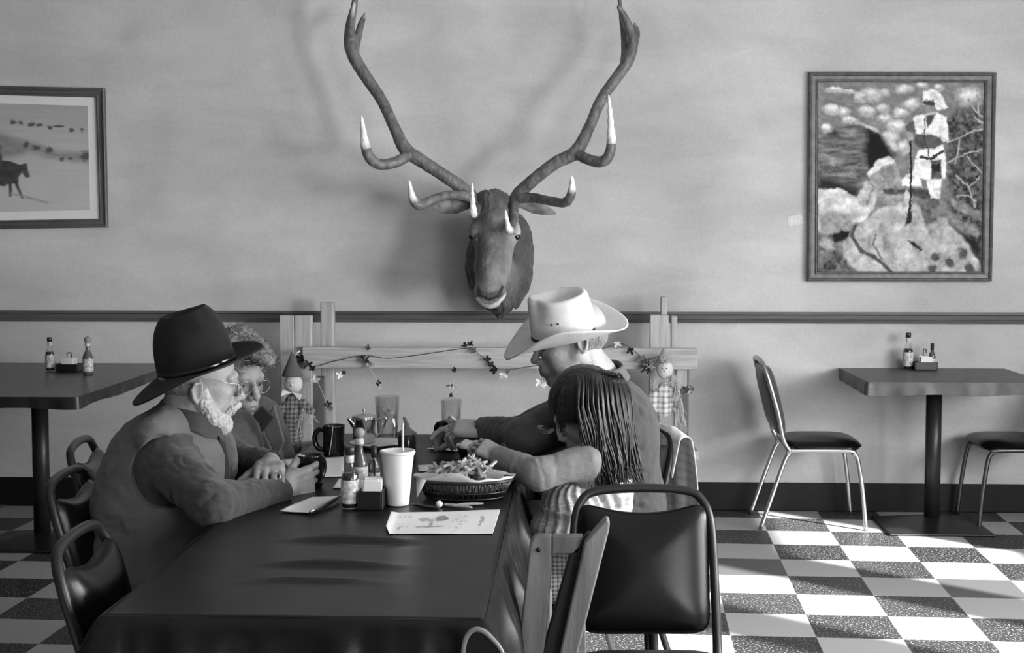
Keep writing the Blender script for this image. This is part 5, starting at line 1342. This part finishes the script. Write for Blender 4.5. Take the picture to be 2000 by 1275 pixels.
beard = S.mesh('beard', bm, body, lambda P, N_: .0032 * fbm(P * np.array([110, 110, 45]), 3, 3) + .0022 * fbm(P * np.array([300, 300, 110]), 8, 2))
# grey hair under the hat
S = SDF(V3(H.p(-.05, 0, -.02)) - .12, V3(H.p(-.05, 0, -.02)) + .12, .003)
S.ell(H.p(-.022, 0, .012), (.090, .0785, .080), H.M, .01); S.ell(H.p(.07, 0, .0), (.10, .12, .14), H.M, .01, 's'); S.ell(H.p(-.02, 0, .085), (.2, .2, .10), H.M, .004, 's')
hm = mat('grey_hair', .16, .7, var=.4, vscale=120, stretch=(1, 1, .3), bump=.5, bscale=300)
S.mesh('hair', hm, body, lambda P, N_: .003 * fbm(P * np.array([90, 90, 30]), 3))
# shirt with sleeves
shirt_m = mat('dark_grey_work_shirt', .030, .85, var=.18, vscale=25, bump=.35, bscale=260, sheen=.15)
S = SDF((-1.36, 3.30, .42), (-.64, 4.2, 1.02), .004)
S.ell(A_(345, 900, 3.72), (.150, .19, .15), k=.03); S.ell(A_(312, 1030, 3.70), (.17, .18, .20), k=.05)
S.chain([sR, eR], [.070, .058], .05); S.chain([eR, wR], [.058, .038], .02); S.chain([sL, eL], [.072, .060], .05); S.chain([eL, wL], [.056, .040], .02)
S.chain([neck, A_(362, 850, 3.72)], [.066, .09], .03)
S.cap(neck, tuple(V3(neck) + (.02, 0, .10)), .061, .07, .004, 's')
for (a, b, r) in ((eR, wR, .029), (eL, wL, .029)):
    d = (V3(b) - V3(a)) / np.linalg.norm(V3(b) - V3(a)); S.cap(tuple(V3(b) - d * .004), tuple(V3(b) + d * .08), r, .045, .003, 's')
S.cap(A_(430, 862, 3.73), A_(505, 985, 3.74), .055, .03, .02, 's') if False else None
ax = V3(wR) - V3(eR); ax2 = V3(eR) - V3(sR); ax3 = V3(wL) - V3(eL)
rings = [(V3(eR) * .8 + V3(sR) * .2, ax2, .050, .10, .007), (V3(eR) * .6 + V3(wR) * .4, ax, .035, .09, .006), (V3(wR) * .85 + V3(eR) * .15, ax, .022, .05, .004), (V3(wL) * .8 + V3(eL) * .2, ax3, .024, .07, .006), (V3(sR) * .6 + V3(eR) * .4, (1, .3, .6), .05, .10, .006)]
sh = S.mesh('shirt', shirt_m, t, lambda P, N_: wrinkle(P, N_, 3, .008, (12, 12, 17)) + folds(P, rings), 1)
# vest
vest_m = mat('pale_duck_vest', .088, .85, var=.14, vscale=18, bump=.4, bscale=300, sheen=.1)
S = SDF((-1.36, 3.30, .50), (-.74, 4.2, 1.06), .004)
S.ell(A_(338, 893, 3.72), (.168, .205, .140), k=.03); S.ell(A_(318, 985, 3.71), (.186, .205, .19), k=.05); S.ell(A_(305, 1100, 3.69), (.190, .205, .16), k=.05)
S.chain([A_(300, 850, 3.54), A_(352, 822, 3.72), A_(365, 850, 3.9)], [.050, .07, .048], .03)
S.cap(neck, tuple(V3(neck) + (.03, 0, .10)), .072, .09, .006, 's')
S.chain([tuple(V3(neck) + (.07, 0, -.01)), A_(470, 900, 3.70), A_(490, 1000, 3.70)], [.028, .045, .06], .012, 's')     # open front
S.chain([A_(345, 905, 3.40), A_(322, 925, 3.52), A_(330, 925, 3.55)], [.098, .085, .08], .008, 's')                     # near armhole
S.chain([A_(360, 905, 4.10), A_(380, 915, 3.92)], [.10, .085], .008, 's')
ve = S.mesh('vest', vest_m, t, lambda P, N_: wrinkle(P, N_, 13, .009, (8, 8, 11)) + folds(P, [(A_(235, 1060, 3.55), (-.5, 0, 1), .09, .18, .0035), (A_(400, 960, 3.55), (-.7, 0, 1), .06, .10, .003)]), 1)
collar('collar', V3(neck) + (.004, 0, -.030), V3(H.c) - V3(neck), (.9, .3, 0), .072, .052, 1.45, shirt_m, ve)
MB().prism([(0, 0), (.018, -.02), (.03, -.09), (.022, -.20), (.004, -.21), (-.004, -.08)], -.006, .006, Matrix.Translation(tuple(V3(neck) + (.085, -.045, -.045))) @ Matrix.Rotation(.5, 4, 'Z')).build('neckerchief', mat('dark_scarf', .015, .8), t, bevel=.004)
# trousers
S = SDF((-1.4, 3.35, .25), (-.45, 4.05, .75), .007)
S.ell((A_(285, 1150, 3.68)[0], 3.68, .53), (.17, .19, .13), k=.04)
for y in (3.57, 3.80): S.chain([(-1.12, y, .53), (-.68, y, .54), (-.66, y, .30)], [.09, .07, .055], .04)
denim = mat('denim', .06, .85, bump=.3, bscale=250)
S.mesh('trousers', denim, t, lambda P, N_: wrinkle(P, N_, 23, .006))
for y in (3.57, 3.80):
    MB().tube([(-.66, y, .32), (-.66, y, .09)], [.058, .05], 14).build('trouser_leg', denim, t)
    MB().tube([(-.70, y, .05), (-.62, y, .055), (-.55, y, .04), (-.50, y, .035)], [.045, .05, .042, .03], 14, 3).build('boot', cap_blk, t)
# hat
felt = mat('dark_felt', .012, .9, var=.35, vscale=18, bump=.3, bscale=400, sheen=.06, spec=.15)
bf = lambda a, v: v * (.004 - .052 * max(0, -cos(a)) ** 1.3 + .014 * max(0, cos(a))) + .030 * v * v * abs(sin(a)) * (.35 + .3 * cos(a)) - .004 * v
o, W = hat(t, A_(385, 719, 3.70), (-.19, -.14, .97), (.93, .25, .1), None, (.182, .165), bf, felt, mat('hat_band_leather', .006, .5), ch=.160, crx=.102, cry=.090, crease=.018, pinch=.004, taper=.80, band=.012, dome=True)
q = [W(.103 * cos(a) * 1.02, .088 * sin(a) * 1.03, .010 + bf(a, 0)) for a in (-1.15, -.95)]
m = MB(); m.tube([W(.103 * 1.03 * cos(a), .088 * 1.05 * sin(a), .010) for a in (-1.22, -1.1, -.98)], .0045, 8); m.tube([W(.103 * 1.03 * cos(a), .088 * 1.05 * sin(a), .012) for a in (-.9, -.8, -.7)], .0055, 8)
m.build('hat_buckle', mat('bright_silver', .9, .15, metal=1), o)

# ============ person in glasses behind him
t = thing('person', 'person with curly grey hair and glasses in open jacket, beside the hatted man', 'person', (A_(470, 1100, 4.34)[0], 4.34, .46)); P2_ = t
H = Head(A_(459, 736, 4.32), (.74, -.62, -.20), .98)
neck = A_(452, 832, 4.36)
S = SDF((-1.28, 3.98, .50), (-.72, 4.72, 1.22), .0032)
sculpt_head(S, H, neck, .05, jaw=.97)
S.ell(A_(468, 920, 4.38), (.10, .15, .14), k=.03); S.ell(A_(462, 1020, 4.38), (.12, .15, .16), k=.05)
for y, sd_ in ((-1, 1), (1, -1)):
    s_, e_, w_ = (-1.00, 4.38 + y * .17, .86), (-.95, 4.38 + y * .19, .66), (-.80, 4.38 + y * .07, .60)
    S.chain([s_, e_, w_], [.042, .036, .024], .02)
    hand(S, (w_[0] + .01, w_[1], w_[2]), (.9, -y * .3, -.1), (0, 0, -1), sd_, .92, ((25, 25, 15),) * 4)
body = S.mesh('body', skin, t, lambda P, N_: .0007 * fbm(P * 150, 4), 1); set_col(body, skin_col(verts(body), H, .30)); eyes(H, body, (1, .1, -.2)); glasses(t, H, .024, mat('pale_rim', .35, .25, metal=.6))
S = SDF(V3(H.c) - .19, V3(H.c) + .19, .003)
S.ell(H.p(-.025, 0, .045), (.105, .09, .095), H.M, .01)
for c_, r in (((.055, .0, .108), .045), ((.105, -.01, .110), .040), ((.0, 0, .125), .05), ((.03, .045, .10), .04), ((.03, -.055, .10), .04), ((-.06, .03, .09), .05), ((.14, 0, .095), .028), ((.095, .04, .09), .03)): S.ell(H.p(*c_), (r, r, r * .8), H.M, .02)
S.ell(H.p(.11, 0, -.035), (.065, .075, .095), H.M, .015, 's')
ch_m = mat('curly_grey_hair', .17, .85, var=.55, vscale=90, bump=.9, bscale=130)
hr = S.mesh('hair', ch_m, body, lambda P, N_: .007 * fbm(P * 55, 7, 3))
Pb, Nb = surf_pts(hr); k_ = H.loc(Pb)[:, 2] > .03; tufts('curls', hr, ch_m, Pb[k_], Nb[k_], .030, .0012, 900, (0, 0, .1), 8, curl=.55)
jk = mat('grey_jacket', .075, .85, var=.15, vscale=20, bump=.3, bscale=250, sheen=.1); dkj = mat('black_turtleneck', .012, .9, sheen=.1)
S = SDF((-1.3, 3.95, .48), (-.68, 4.8, 1.02), .0045)
S.ell(A_(474, 915, 4.38), (.128, .185, .15), k=.03); S.ell(A_(466, 1020, 4.38), (.15, .18, .17), k=.05)
S.chain([A_(462, 868, 4.22), A_(450, 862, 4.38), A_(455, 868, 4.54)], [.06, .06, .06], .04)
for y in (-1, 1): S.chain([(-1.00, 4.38 + y * .17, .86), (-.93, 4.38 + y * .20, .66), (-.80, 4.38 + y * .08, .60)], [.068, .056, .042], .04)
S.chain([tuple(V3(neck) + (.06, -.04, -.0)), A_(545, 950, 4.20), A_(560, 1040, 4.2)], [.045, .05, .06], .015, 's')
S.mesh('jacket', jk, t, lambda P, N_: wrinkle(P, N_, 33, .006), 1)
S = SDF((-1.15, 4.1, .6), (-.78, 4.62, 1.02), .0045)
S.chain([tuple(V3(neck) + (.005, -.005, .02)), tuple(V3(neck) + (.01, 0, -.06))], [.058, .075], .02); S.ell(A_(476, 930, 4.36), (.12, .15, .15), k=.03)
S.mesh('turtleneck', dkj, t, lambda P, N_: .003 * fbm(P * np.array([30, 30, 60]), 3))
a = A_(506, 836, 4.17); m = MB()
for pts in ([(512, 792), (536, 815), (512, 845), (505, 826), (494, 812)],): Q = [at(x, y, 4.16) for x, y in pts]; m.prism([(p.x, p.z) for p in Q], 4.155, 4.175)
m.build('lapel', dkj, t, bevel=.004)
Q = [at(x, y, 4.17) for x, y in [(536, 790), (556, 862), (540, 892), (518, 842), (522, 815)]]
MB().prism([(p.x, p.z) for p in Q], 4.16, 4.18).build('lapel', jk, t, bevel=.004)
S = SDF((-1.35, 4.0, .25), (-.45, 4.75, .72), .008)
for y in (4.28, 4.48): S.chain([(-1.10, y, .55), (-.72, y, .55), (-.70, y, .12)], [.09, .07, .05], .04)
S.mesh('trousers', denim, t)

# ============ man in the white hat
t = thing('person', 'man in a white western hat, head bowed, hands over the bowl', 'person', (.16, 4.42, .46)); MAN3 = t
H = Head(A_(1116, 666, 4.35), (-.97, -.06, -.21), 1.06)
neck = A_(1163, 738, 4.38)
sL, eL, wL = A_(1150, 800, 4.14), A_(1030, 850, 4.12), A_(948, 838, 4.30)
sR, eR, wR = A_(1130, 800, 4.58), A_(1010, 850, 4.66), A_(935, 845, 4.52)
S = SDF((-.50, 3.95, .50), (.45, 4.85, 1.30), .0034)
sculpt_head(S, H, neck, .055, nose=.95, jaw=.98, ear=-.02)
S.chain([neck, A_(1178, 800, 4.38)], [.06, .1], .04); S.ell(A_(1180, 860, 4.38), (.13, .17, .17), k=.04); S.ell(A_(1210, 980, 4.4), (.13, .16, .18), k=.05)
S.chain([sL, eL, wL], [.046, .038, .027], .02); S.chain([sR, eR, wR], [.046, .038, .027], .02)
hand(S, A_(950, 838, 4.30), (-.96, .12, .02), (.05, .35, -.93), -1, 1.06, ((28, 40, 25), (34, 46, 28), (40, 48, 30), (46, 48, 30)), (.85, .15, .5), .04, 12)
hand(S, A_(925, 842, 4.50), (-.90, -.35, .10), (.1, -.2, -.95), 1, 1.04, ((12, 24, 20), (34, 40, 25), (42, 46, 28), (48, 48, 30)), (.85, .0, .5), .04, 8)
body = S.mesh('body', skin, t, lambda P, N_: .0008 * fbm(P * 150, 6), 1); set_col(body, skin_col(verts(body), H, .33)); eyes(H, body, (1, 0, -.7))
S = SDF(V3(H.p(-.05, 0, -.02)) - .13, V3(H.p(-.05, 0, -.02)) + .13, .003)
S.ell(H.p(-.024, 0, .022), (.094, .0785, .085), H.M, .01); S.ell(H.p(.075, 0, .01), (.115, .12, .16), H.M, .01, 's')
S.ell(H.p(-.03, 0, -.085), (.10, .10, .05), H.M, .01, 's'); S.ell(H.p(-.02, 0, .105), (.2, .2, .10), H.M, .004, 's')
S.mesh('hair', hm, body, lambda P, N_: .003 * fbm(P * np.array([90, 90, 30]), 5))
for y in (-1, 1): MB().tube([H.p(.092, y * .014, .026), H.p(.093, y * .032, .031), H.p(.080, y * .052, .022)], [.003, .0045, .002], 6, 4).build('eyebrow', hm, body)
sm = mat('dark_flannel_shirt', .045, .88, var=.15, vscale=20, bump=.35, bscale=250, sheen=.15)
S = SDF((-.48, 3.92, .46), (.48, 4.88, 1.14), .0045)
S.chain([tuple(V3(neck) + (.01, 0, -.02)), A_(1185, 800, 4.38)], [.066, .11], .05)
S.ell(A_(1182, 858, 4.38), (.155, .195, .18), k=.05); S.ell(A_(1212, 985, 4.4), (.145, .18, .20), k=.06)
S.ell(A_(1215, 850, 4.40), (.11, .17, .16), k=.05)
for s_, e_, w_ in ((sL, eL, wL), (sR, eR, wR)):
    S.chain([s_, e_], [.080, .060], .05); S.chain([e_, w_], [.058, .041], .02)
    d = (V3(w_) - V3(e_)) / np.linalg.norm(V3(w_) - V3(e_)); S.cap(tuple(V3(w_) - d * .004), tuple(V3(w_) + d * .08), .030, .045, .003, 's')
S.cap(neck, tuple(V3(neck) + (-.04, 0, .10)), .060, .07, .004, 's')
rings = [(V3(eL) * .6 + V3(wL) * .4, V3(wL) - V3(eL), .030, .09, .007), (eR, V3(wR) - V3(eR), .035, .10, .007), (A_(1245, 880, 4.2), (0.2, 0, 1), .06, .2, .004)]
S.mesh('shirt', sm, t, lambda P, N_: wrinkle(P, N_, 43, .009, (11, 11, 7)) + folds(P, rings), 1)
collar('collar', V3(neck) + (.012, 0, -.012), V3(H.c) - V3(neck) + (.06, 0, .02), (-1, 0, -.1), .070, .046, 1.35, mat('grey_collar', .10, .85), t)
S = SDF((-.5, 4.1, .25), (.42, 4.75, .74), .008)
for y in (4.28, 4.5): S.chain([(.14, y, .56), (-.26, y, .56), (-.28, y, .12)], [.10, .075, .05], .04)
S.mesh('trousers', denim, t)
# white hat
strw = mat('white_straw_hat', .60, .6, var=.05, vscale=60, bump=.5, bscale=700)
bf = lambda a, v: v * (.0 - .018 * max(0, cos(a)) - .004 * max(0, -cos(a))) + .062 * v ** 2.2 * abs(sin(a)) ** 2.5 - .020 * v * max(0, cos(a)) ** 2
o, W = hat(t, A_(1103, 650, 4.33), (-.19, -.27, .94), (-.97, .05, -.2), None, (.196, .168), bf, strw, mat('dark_hat_cord', .02, .6), ch=.122, crx=.101, cry=.086, crease=.020, pinch=.014, taper=.90, band=.009)
m = MB()
for a in (1.28, 1.48): p = W(.1005 * cos(a) * .965, .086 * sin(a) * 1.0, .062); m.lathe([(max(.0001, .0032 * sin(pi * j / 6)), -.0032 * cos(pi * j / 6)) for j in range(7)], tuple(p), 8)
m.build('eyelet', cap_blk, o)
# what he holds: a creamer tub
p = A_(878, 828, 4.38); o = MB().lathe([(0, 0), (.014, 0), (.019, .022), (.021, .023), (0, .024)], (0, 0, 0), 20, Matrix.Translation(p) @ Matrix.Rotation(.7, 4, 'Y')).build('creamer_tub', foam)
tag(o, 'tiny creamer tub between the white hatted man\'s fingers', 'creamer')

# ============ girl with long dark hair
t = thing('girl', 'small girl with long dark hair in a pale cardigan reaching for the bowl', 'person', (.06, 4.0, .46)); GIRL = t
H = Head(A_(1142, 802, 4.0), (-.80, .10, -.55), .90)
neck = A_(1166, 868, 4.0)
sL, eL, wL = A_(1148, 898, 3.90), A_(1052, 926, 3.86), A_(978, 893, 3.99)
sR, eR, wR = A_(1130, 895, 4.10), A_(1060, 905, 4.20), A_(985, 886, 4.14)
S = SDF((-.30, 3.72, .44), (.28, 4.36, 1.12), .003)
sculpt_head(S, H, neck, .042, old=0, child=True, nose=.6, jaw=.94)
S.ell(A_(1155, 930, 4.0), (.070, .095, .10), k=.03); S.ell(A_(1150, 1000, 4.0), (.085, .095, .09), k=.04)
S.chain([sL, eL, wL], [.032, .027, .020], .015); S.chain([sR, eR, wR], [.032, .027, .020], .015)
hand(S, A_(976, 890, 4.0), (-.78, .42, .30), (-.25, .75, -.45), -1, .74, ((25, 35, 25), (38, 40, 25), (45, 45, 28), (50, 45, 28)), (.8, .35, .35), .04, 12)
hand(S, A_(982, 884, 4.14), (-.90, .10, .25), (-.1, -.55, -.8), 1, .74, ((20, 35, 25), (35, 40, 25), (42, 45, 28), (50, 45, 28)), (.8, .35, .35), .04, 12)
body = S.mesh('body', skin, t, None, 1); set_col(body, skin_col(verts(body), H, .36, child=True)); eyes(H, body, (1, 0, -.5))
cd = mat('pale_cardigan', .21, .9, var=.1, vscale=30, bump=.5, bscale=450, sheen=.15)
S = SDF((-.26, 3.70, .58), (.26, 4.36, 1.0), .0038)
S.ell(A_(1158, 915, 4.0), (.088, .115, .095), k=.03); S.ell(A_(1160, 960, 4.0), (.09, .115, .06), k=.04)
S.chain([neck, A_(1160, 890, 4.0)], [.045, .06], .03)
for s_, e_, w_ in ((sL, eL, wL), (sR, eR, wR)):
    S.chain([s_, e_], [.049, .043], .03); S.chain([e_, w_], [.046, .033], .02)
    d = (V3(w_) - V3(e_)) / np.linalg.norm(V3(w_) - V3(e_)); S.cap(tuple(V3(w_) - d * .003), tuple(V3(w_) + d * .06), .0235, .03, .003, 's')
S.cap(neck, tuple(V3(neck) + (-.03, 0, .08)), .046, .055, .004, 's')
rings = [(V3(eL) * .7 + V3(sL) * .3, V3(eL) - V3(sL), .040, .07, .0028), (V3(eL) * .5 + V3(wL) * .5, V3(wL) - V3(eL), .028, .05, .0025)]
S.mesh('cardigan', cd, t, lambda P, N_: wrinkle(P, N_, 53, .004, (16, 16, 16)) + folds(P, rings), 1)
dr = mat('pale_ruffled_dress', .58, .85, var=.3, vscale=45, stretch=(1, 1, 3), bump=.5, bscale=200)
S = SDF((-.24, 3.72, .48), (.28, 4.3, .86), .0036)
S.ell(A_(1128, 985, 3.98), (.105, .135, .085), k=.03); S.ell(A_(1120, 1030, 3.98), (.125, .15, .065), k=.03); S.ell(A_(1190, 960, 4.0), (.07, .11, .12), k=.03)
def ruffle(P, N_):
    a = np.arctan2(P[:, 1] - 3.98, P[:, 0] - .02); z = P[:, 2]
    tier = (z * 13) % 1.0
    return .008 * np.sin(a * 26 + 2.5 * vnoise(P * 16, 3)) * (1 - tier) ** .5 * .8 + .008 * (1 - tier) + .002 * fbm(P * 80, 2)
S.mesh('dress', dr, t, ruffle, 0)
S = SDF((-.30, 3.72, .36), (.30, 4.26, .66), .006)
for y in (3.92, 4.07): S.chain([(.06, y, .58), (-.11, y, .52), (-.07, y, .47), (.14, y, .465)], [.065, .052, .045, .035], .03)
S.mesh('leggings', plaid('patterned_leggings', .30, .05, 260), t, lambda P, N_: wrinkle(P, N_, 63, .003))
for y in (3.92, 4.07): MB().tube([(.13, y, .465), (.20, y, .458), (.26, y, .452)], [.03, .032, .02], 12, 3).build('shoe', mat('pale_shoe', .4, .5), t)
# long hair: cap and falling locks
hair_d = mat('long_dark_hair', .0045, .40, var=.4, vscale=200, stretch=(1, 1, .08), spec=.5, sheen=.1)
S = SDF(V3(H.c) - .17, V3(H.c) + .17, .003)
S.ell(H.p(-.018, 0, .042), (.100, .085, .088), H.M, .01); S.ell(H.p(-.04, 0, -.01), (.060, .072, .08), H.M, .03)
S.ell(H.p(.105, .0, -.035), (.06, .062, .088), H.M, .012, 's')
cap_ = S.mesh('hair', hair_d, body, lambda P, N_: .0035 * fbm(((P - H.c) @ H.M) * np.array([25, 90, 25]), 7, 3) + .0015 * fbm(P * np.array([140, 140, 20]), 2))
rg = np.random.default_rng(11); m = MB()
hw = lambda x, y, Y: Vector(A_(x, y, Y))
for k in range(1900):
    q = rg.uniform(0, 1.12); dep = rg.uniform(0, 1)
    x0 = 1122 + 70 * q + rg.normal(0, 4); y0 = 720 + 26 * abs(q - .45) * 2 + rg.uniform(0, 8)
    lf = q < .16; xm = (1090 + 240 * q) if lf else 1110 + 112 * q; xe = 1146 + 90 * q + rg.normal(0, 6); ye = 962 - 60 * rg.uniform(0, 1) ** 2 - 40 * max(0, .35 - q)
    Yn = 3.893 + .10 * max(0, (q - .5) * 2) ** 2 + .03 * max(0, .16 - q) * 6 + (.012 * sin(int(q * 34) * 2.1) + .20 * dep ** 3 * (.1 + .9 * q)) * (0 if lf else 1)
    gk = int(q * 14); ph = rg.normal(0, .7); wv = lambda s: (7.0 * sin(s * 8 + gk * .9 + ph) + 2.2 * sin(s * 15 + k)) * s ** 1.1
    e_ = 8 * abs(q - .45); pts = [hw(x0 - 3, 728 + e_ * 2, 4.04), hw(x0, 717 + e_ * 2 + 4 * rg.uniform(), 3.995), hw(x0 * .75 + xm * .25, 727 + e_ * 2, 3.955), hw(x0 * .45 + xm * .55, 742 + e_, Yn + .036), hw(x0 * .2 + xm * .8, 765, Yn + .012), hw(xm, 795, Yn), hw((xm * .6 + xe * .4) + wv(.5), 850, Yn + .006 * sin(k)), hw(xm * .3 + xe * .7 + wv(.75), 905, Yn + .008 * sin(k * 2.)), hw(xe + wv(1), ye, Yn + .010 * sin(k * 1.3))]
    if lf: pts = pts[:6] + [hw(xm - 2 + 3 * sin(k), 818 + 12 * sin(k * 1.3), Yn + .02)]; m.tube(pts, [.002, .0024, .003, .003, .003, .0026, .0005], 4, 3); continue
    m.tube(pts, [.002, .002, .0026, .0032, .0033, .0033, .003, .0026, .0005], 4, 3)
for k in range(46):   # locks falling in front of the cheek
    q = rg.uniform(0, 1); x0 = 1118 + 25 * q; pts = [hw(x0, 735 + 6 * q, 3.97), hw(1098 + 22 * q, 765, 3.93 + .03 * q), hw(1092 + 20 * q + 2 * sin(k), 800, 3.935 + .02 * q), hw(1090 + 12 * q + 3 * sin(k * 1.7), 835 + 12 * sin(k * 2.1), 3.95)]
    m.tube(pts, [.003, .0038, .003, .0005], 5, 5)
m.build('locks', hair_d, cap_)
S_ = MB().tube([hw(1084, 838, 3.98), hw(1072, 842, 3.98), hw(1060, 838, 3.98), hw(1050, 833, 3.98)], [.003, .009, .014, .006], 12, 4, flat=.35)
tag(S_.build('plastic_spoon', thin), 'clear plastic spoon at the girl\'s mouth', 'spoon')
# stool she kneels on
t = thing('padded_stool', 'low dark padded stool the girl kneels on', 'stool', (.08, 4.0, 0))
cushion(MB(), .40, .40, .07, Matrix.Translation((.08, 4.0, .395)) @ Matrix.Rotation(-pi / 2, 4, 'Y')).build('seat', vinyl, t)
for dx in (-.15, .15):
    for dy in (-.15, .15): MB().tube([(.08 + dx * 1.1, 4 + dy * 1.1, 0), (.08 + dx, 4 + dy, .37)], .013, 10).build('leg', black_steel, t)
# shirt hung over the chair back
HM = WM[P5.name] @ Matrix.Scale(.965, 4)
def hung(u, v):
    y = -.15 + .36 * u; s = v * .50; top = .862 - .05 * max(0, abs(y) - .13) * 6
    if s < .12: x, z = -.247 - .028 * s / .12, top - .12 + s
    elif s < .17: k = (s - .12) / .05; x, z = -.275 - .045 * k, top + .010 * sin(k * pi)
    else: k = (s - .17) / .33; x, z = -.32 - .05 * k ** .7, top - (s - .17)
    d = max(0, s - .17); x += .014 * sin(u * 19 + 2 * v) * min(1, d * 5) - .01; y += .10 * d * (u - .3)
    return HM @ Vector((x, y, z))
tag(MB().grid(40, 50, hung).build('hanging_shirt', plaid('pale_check_shirt', .62, .42, 110), None, solid=.003), 'pale checked shirt hung over the grey chair back', 'shirt')
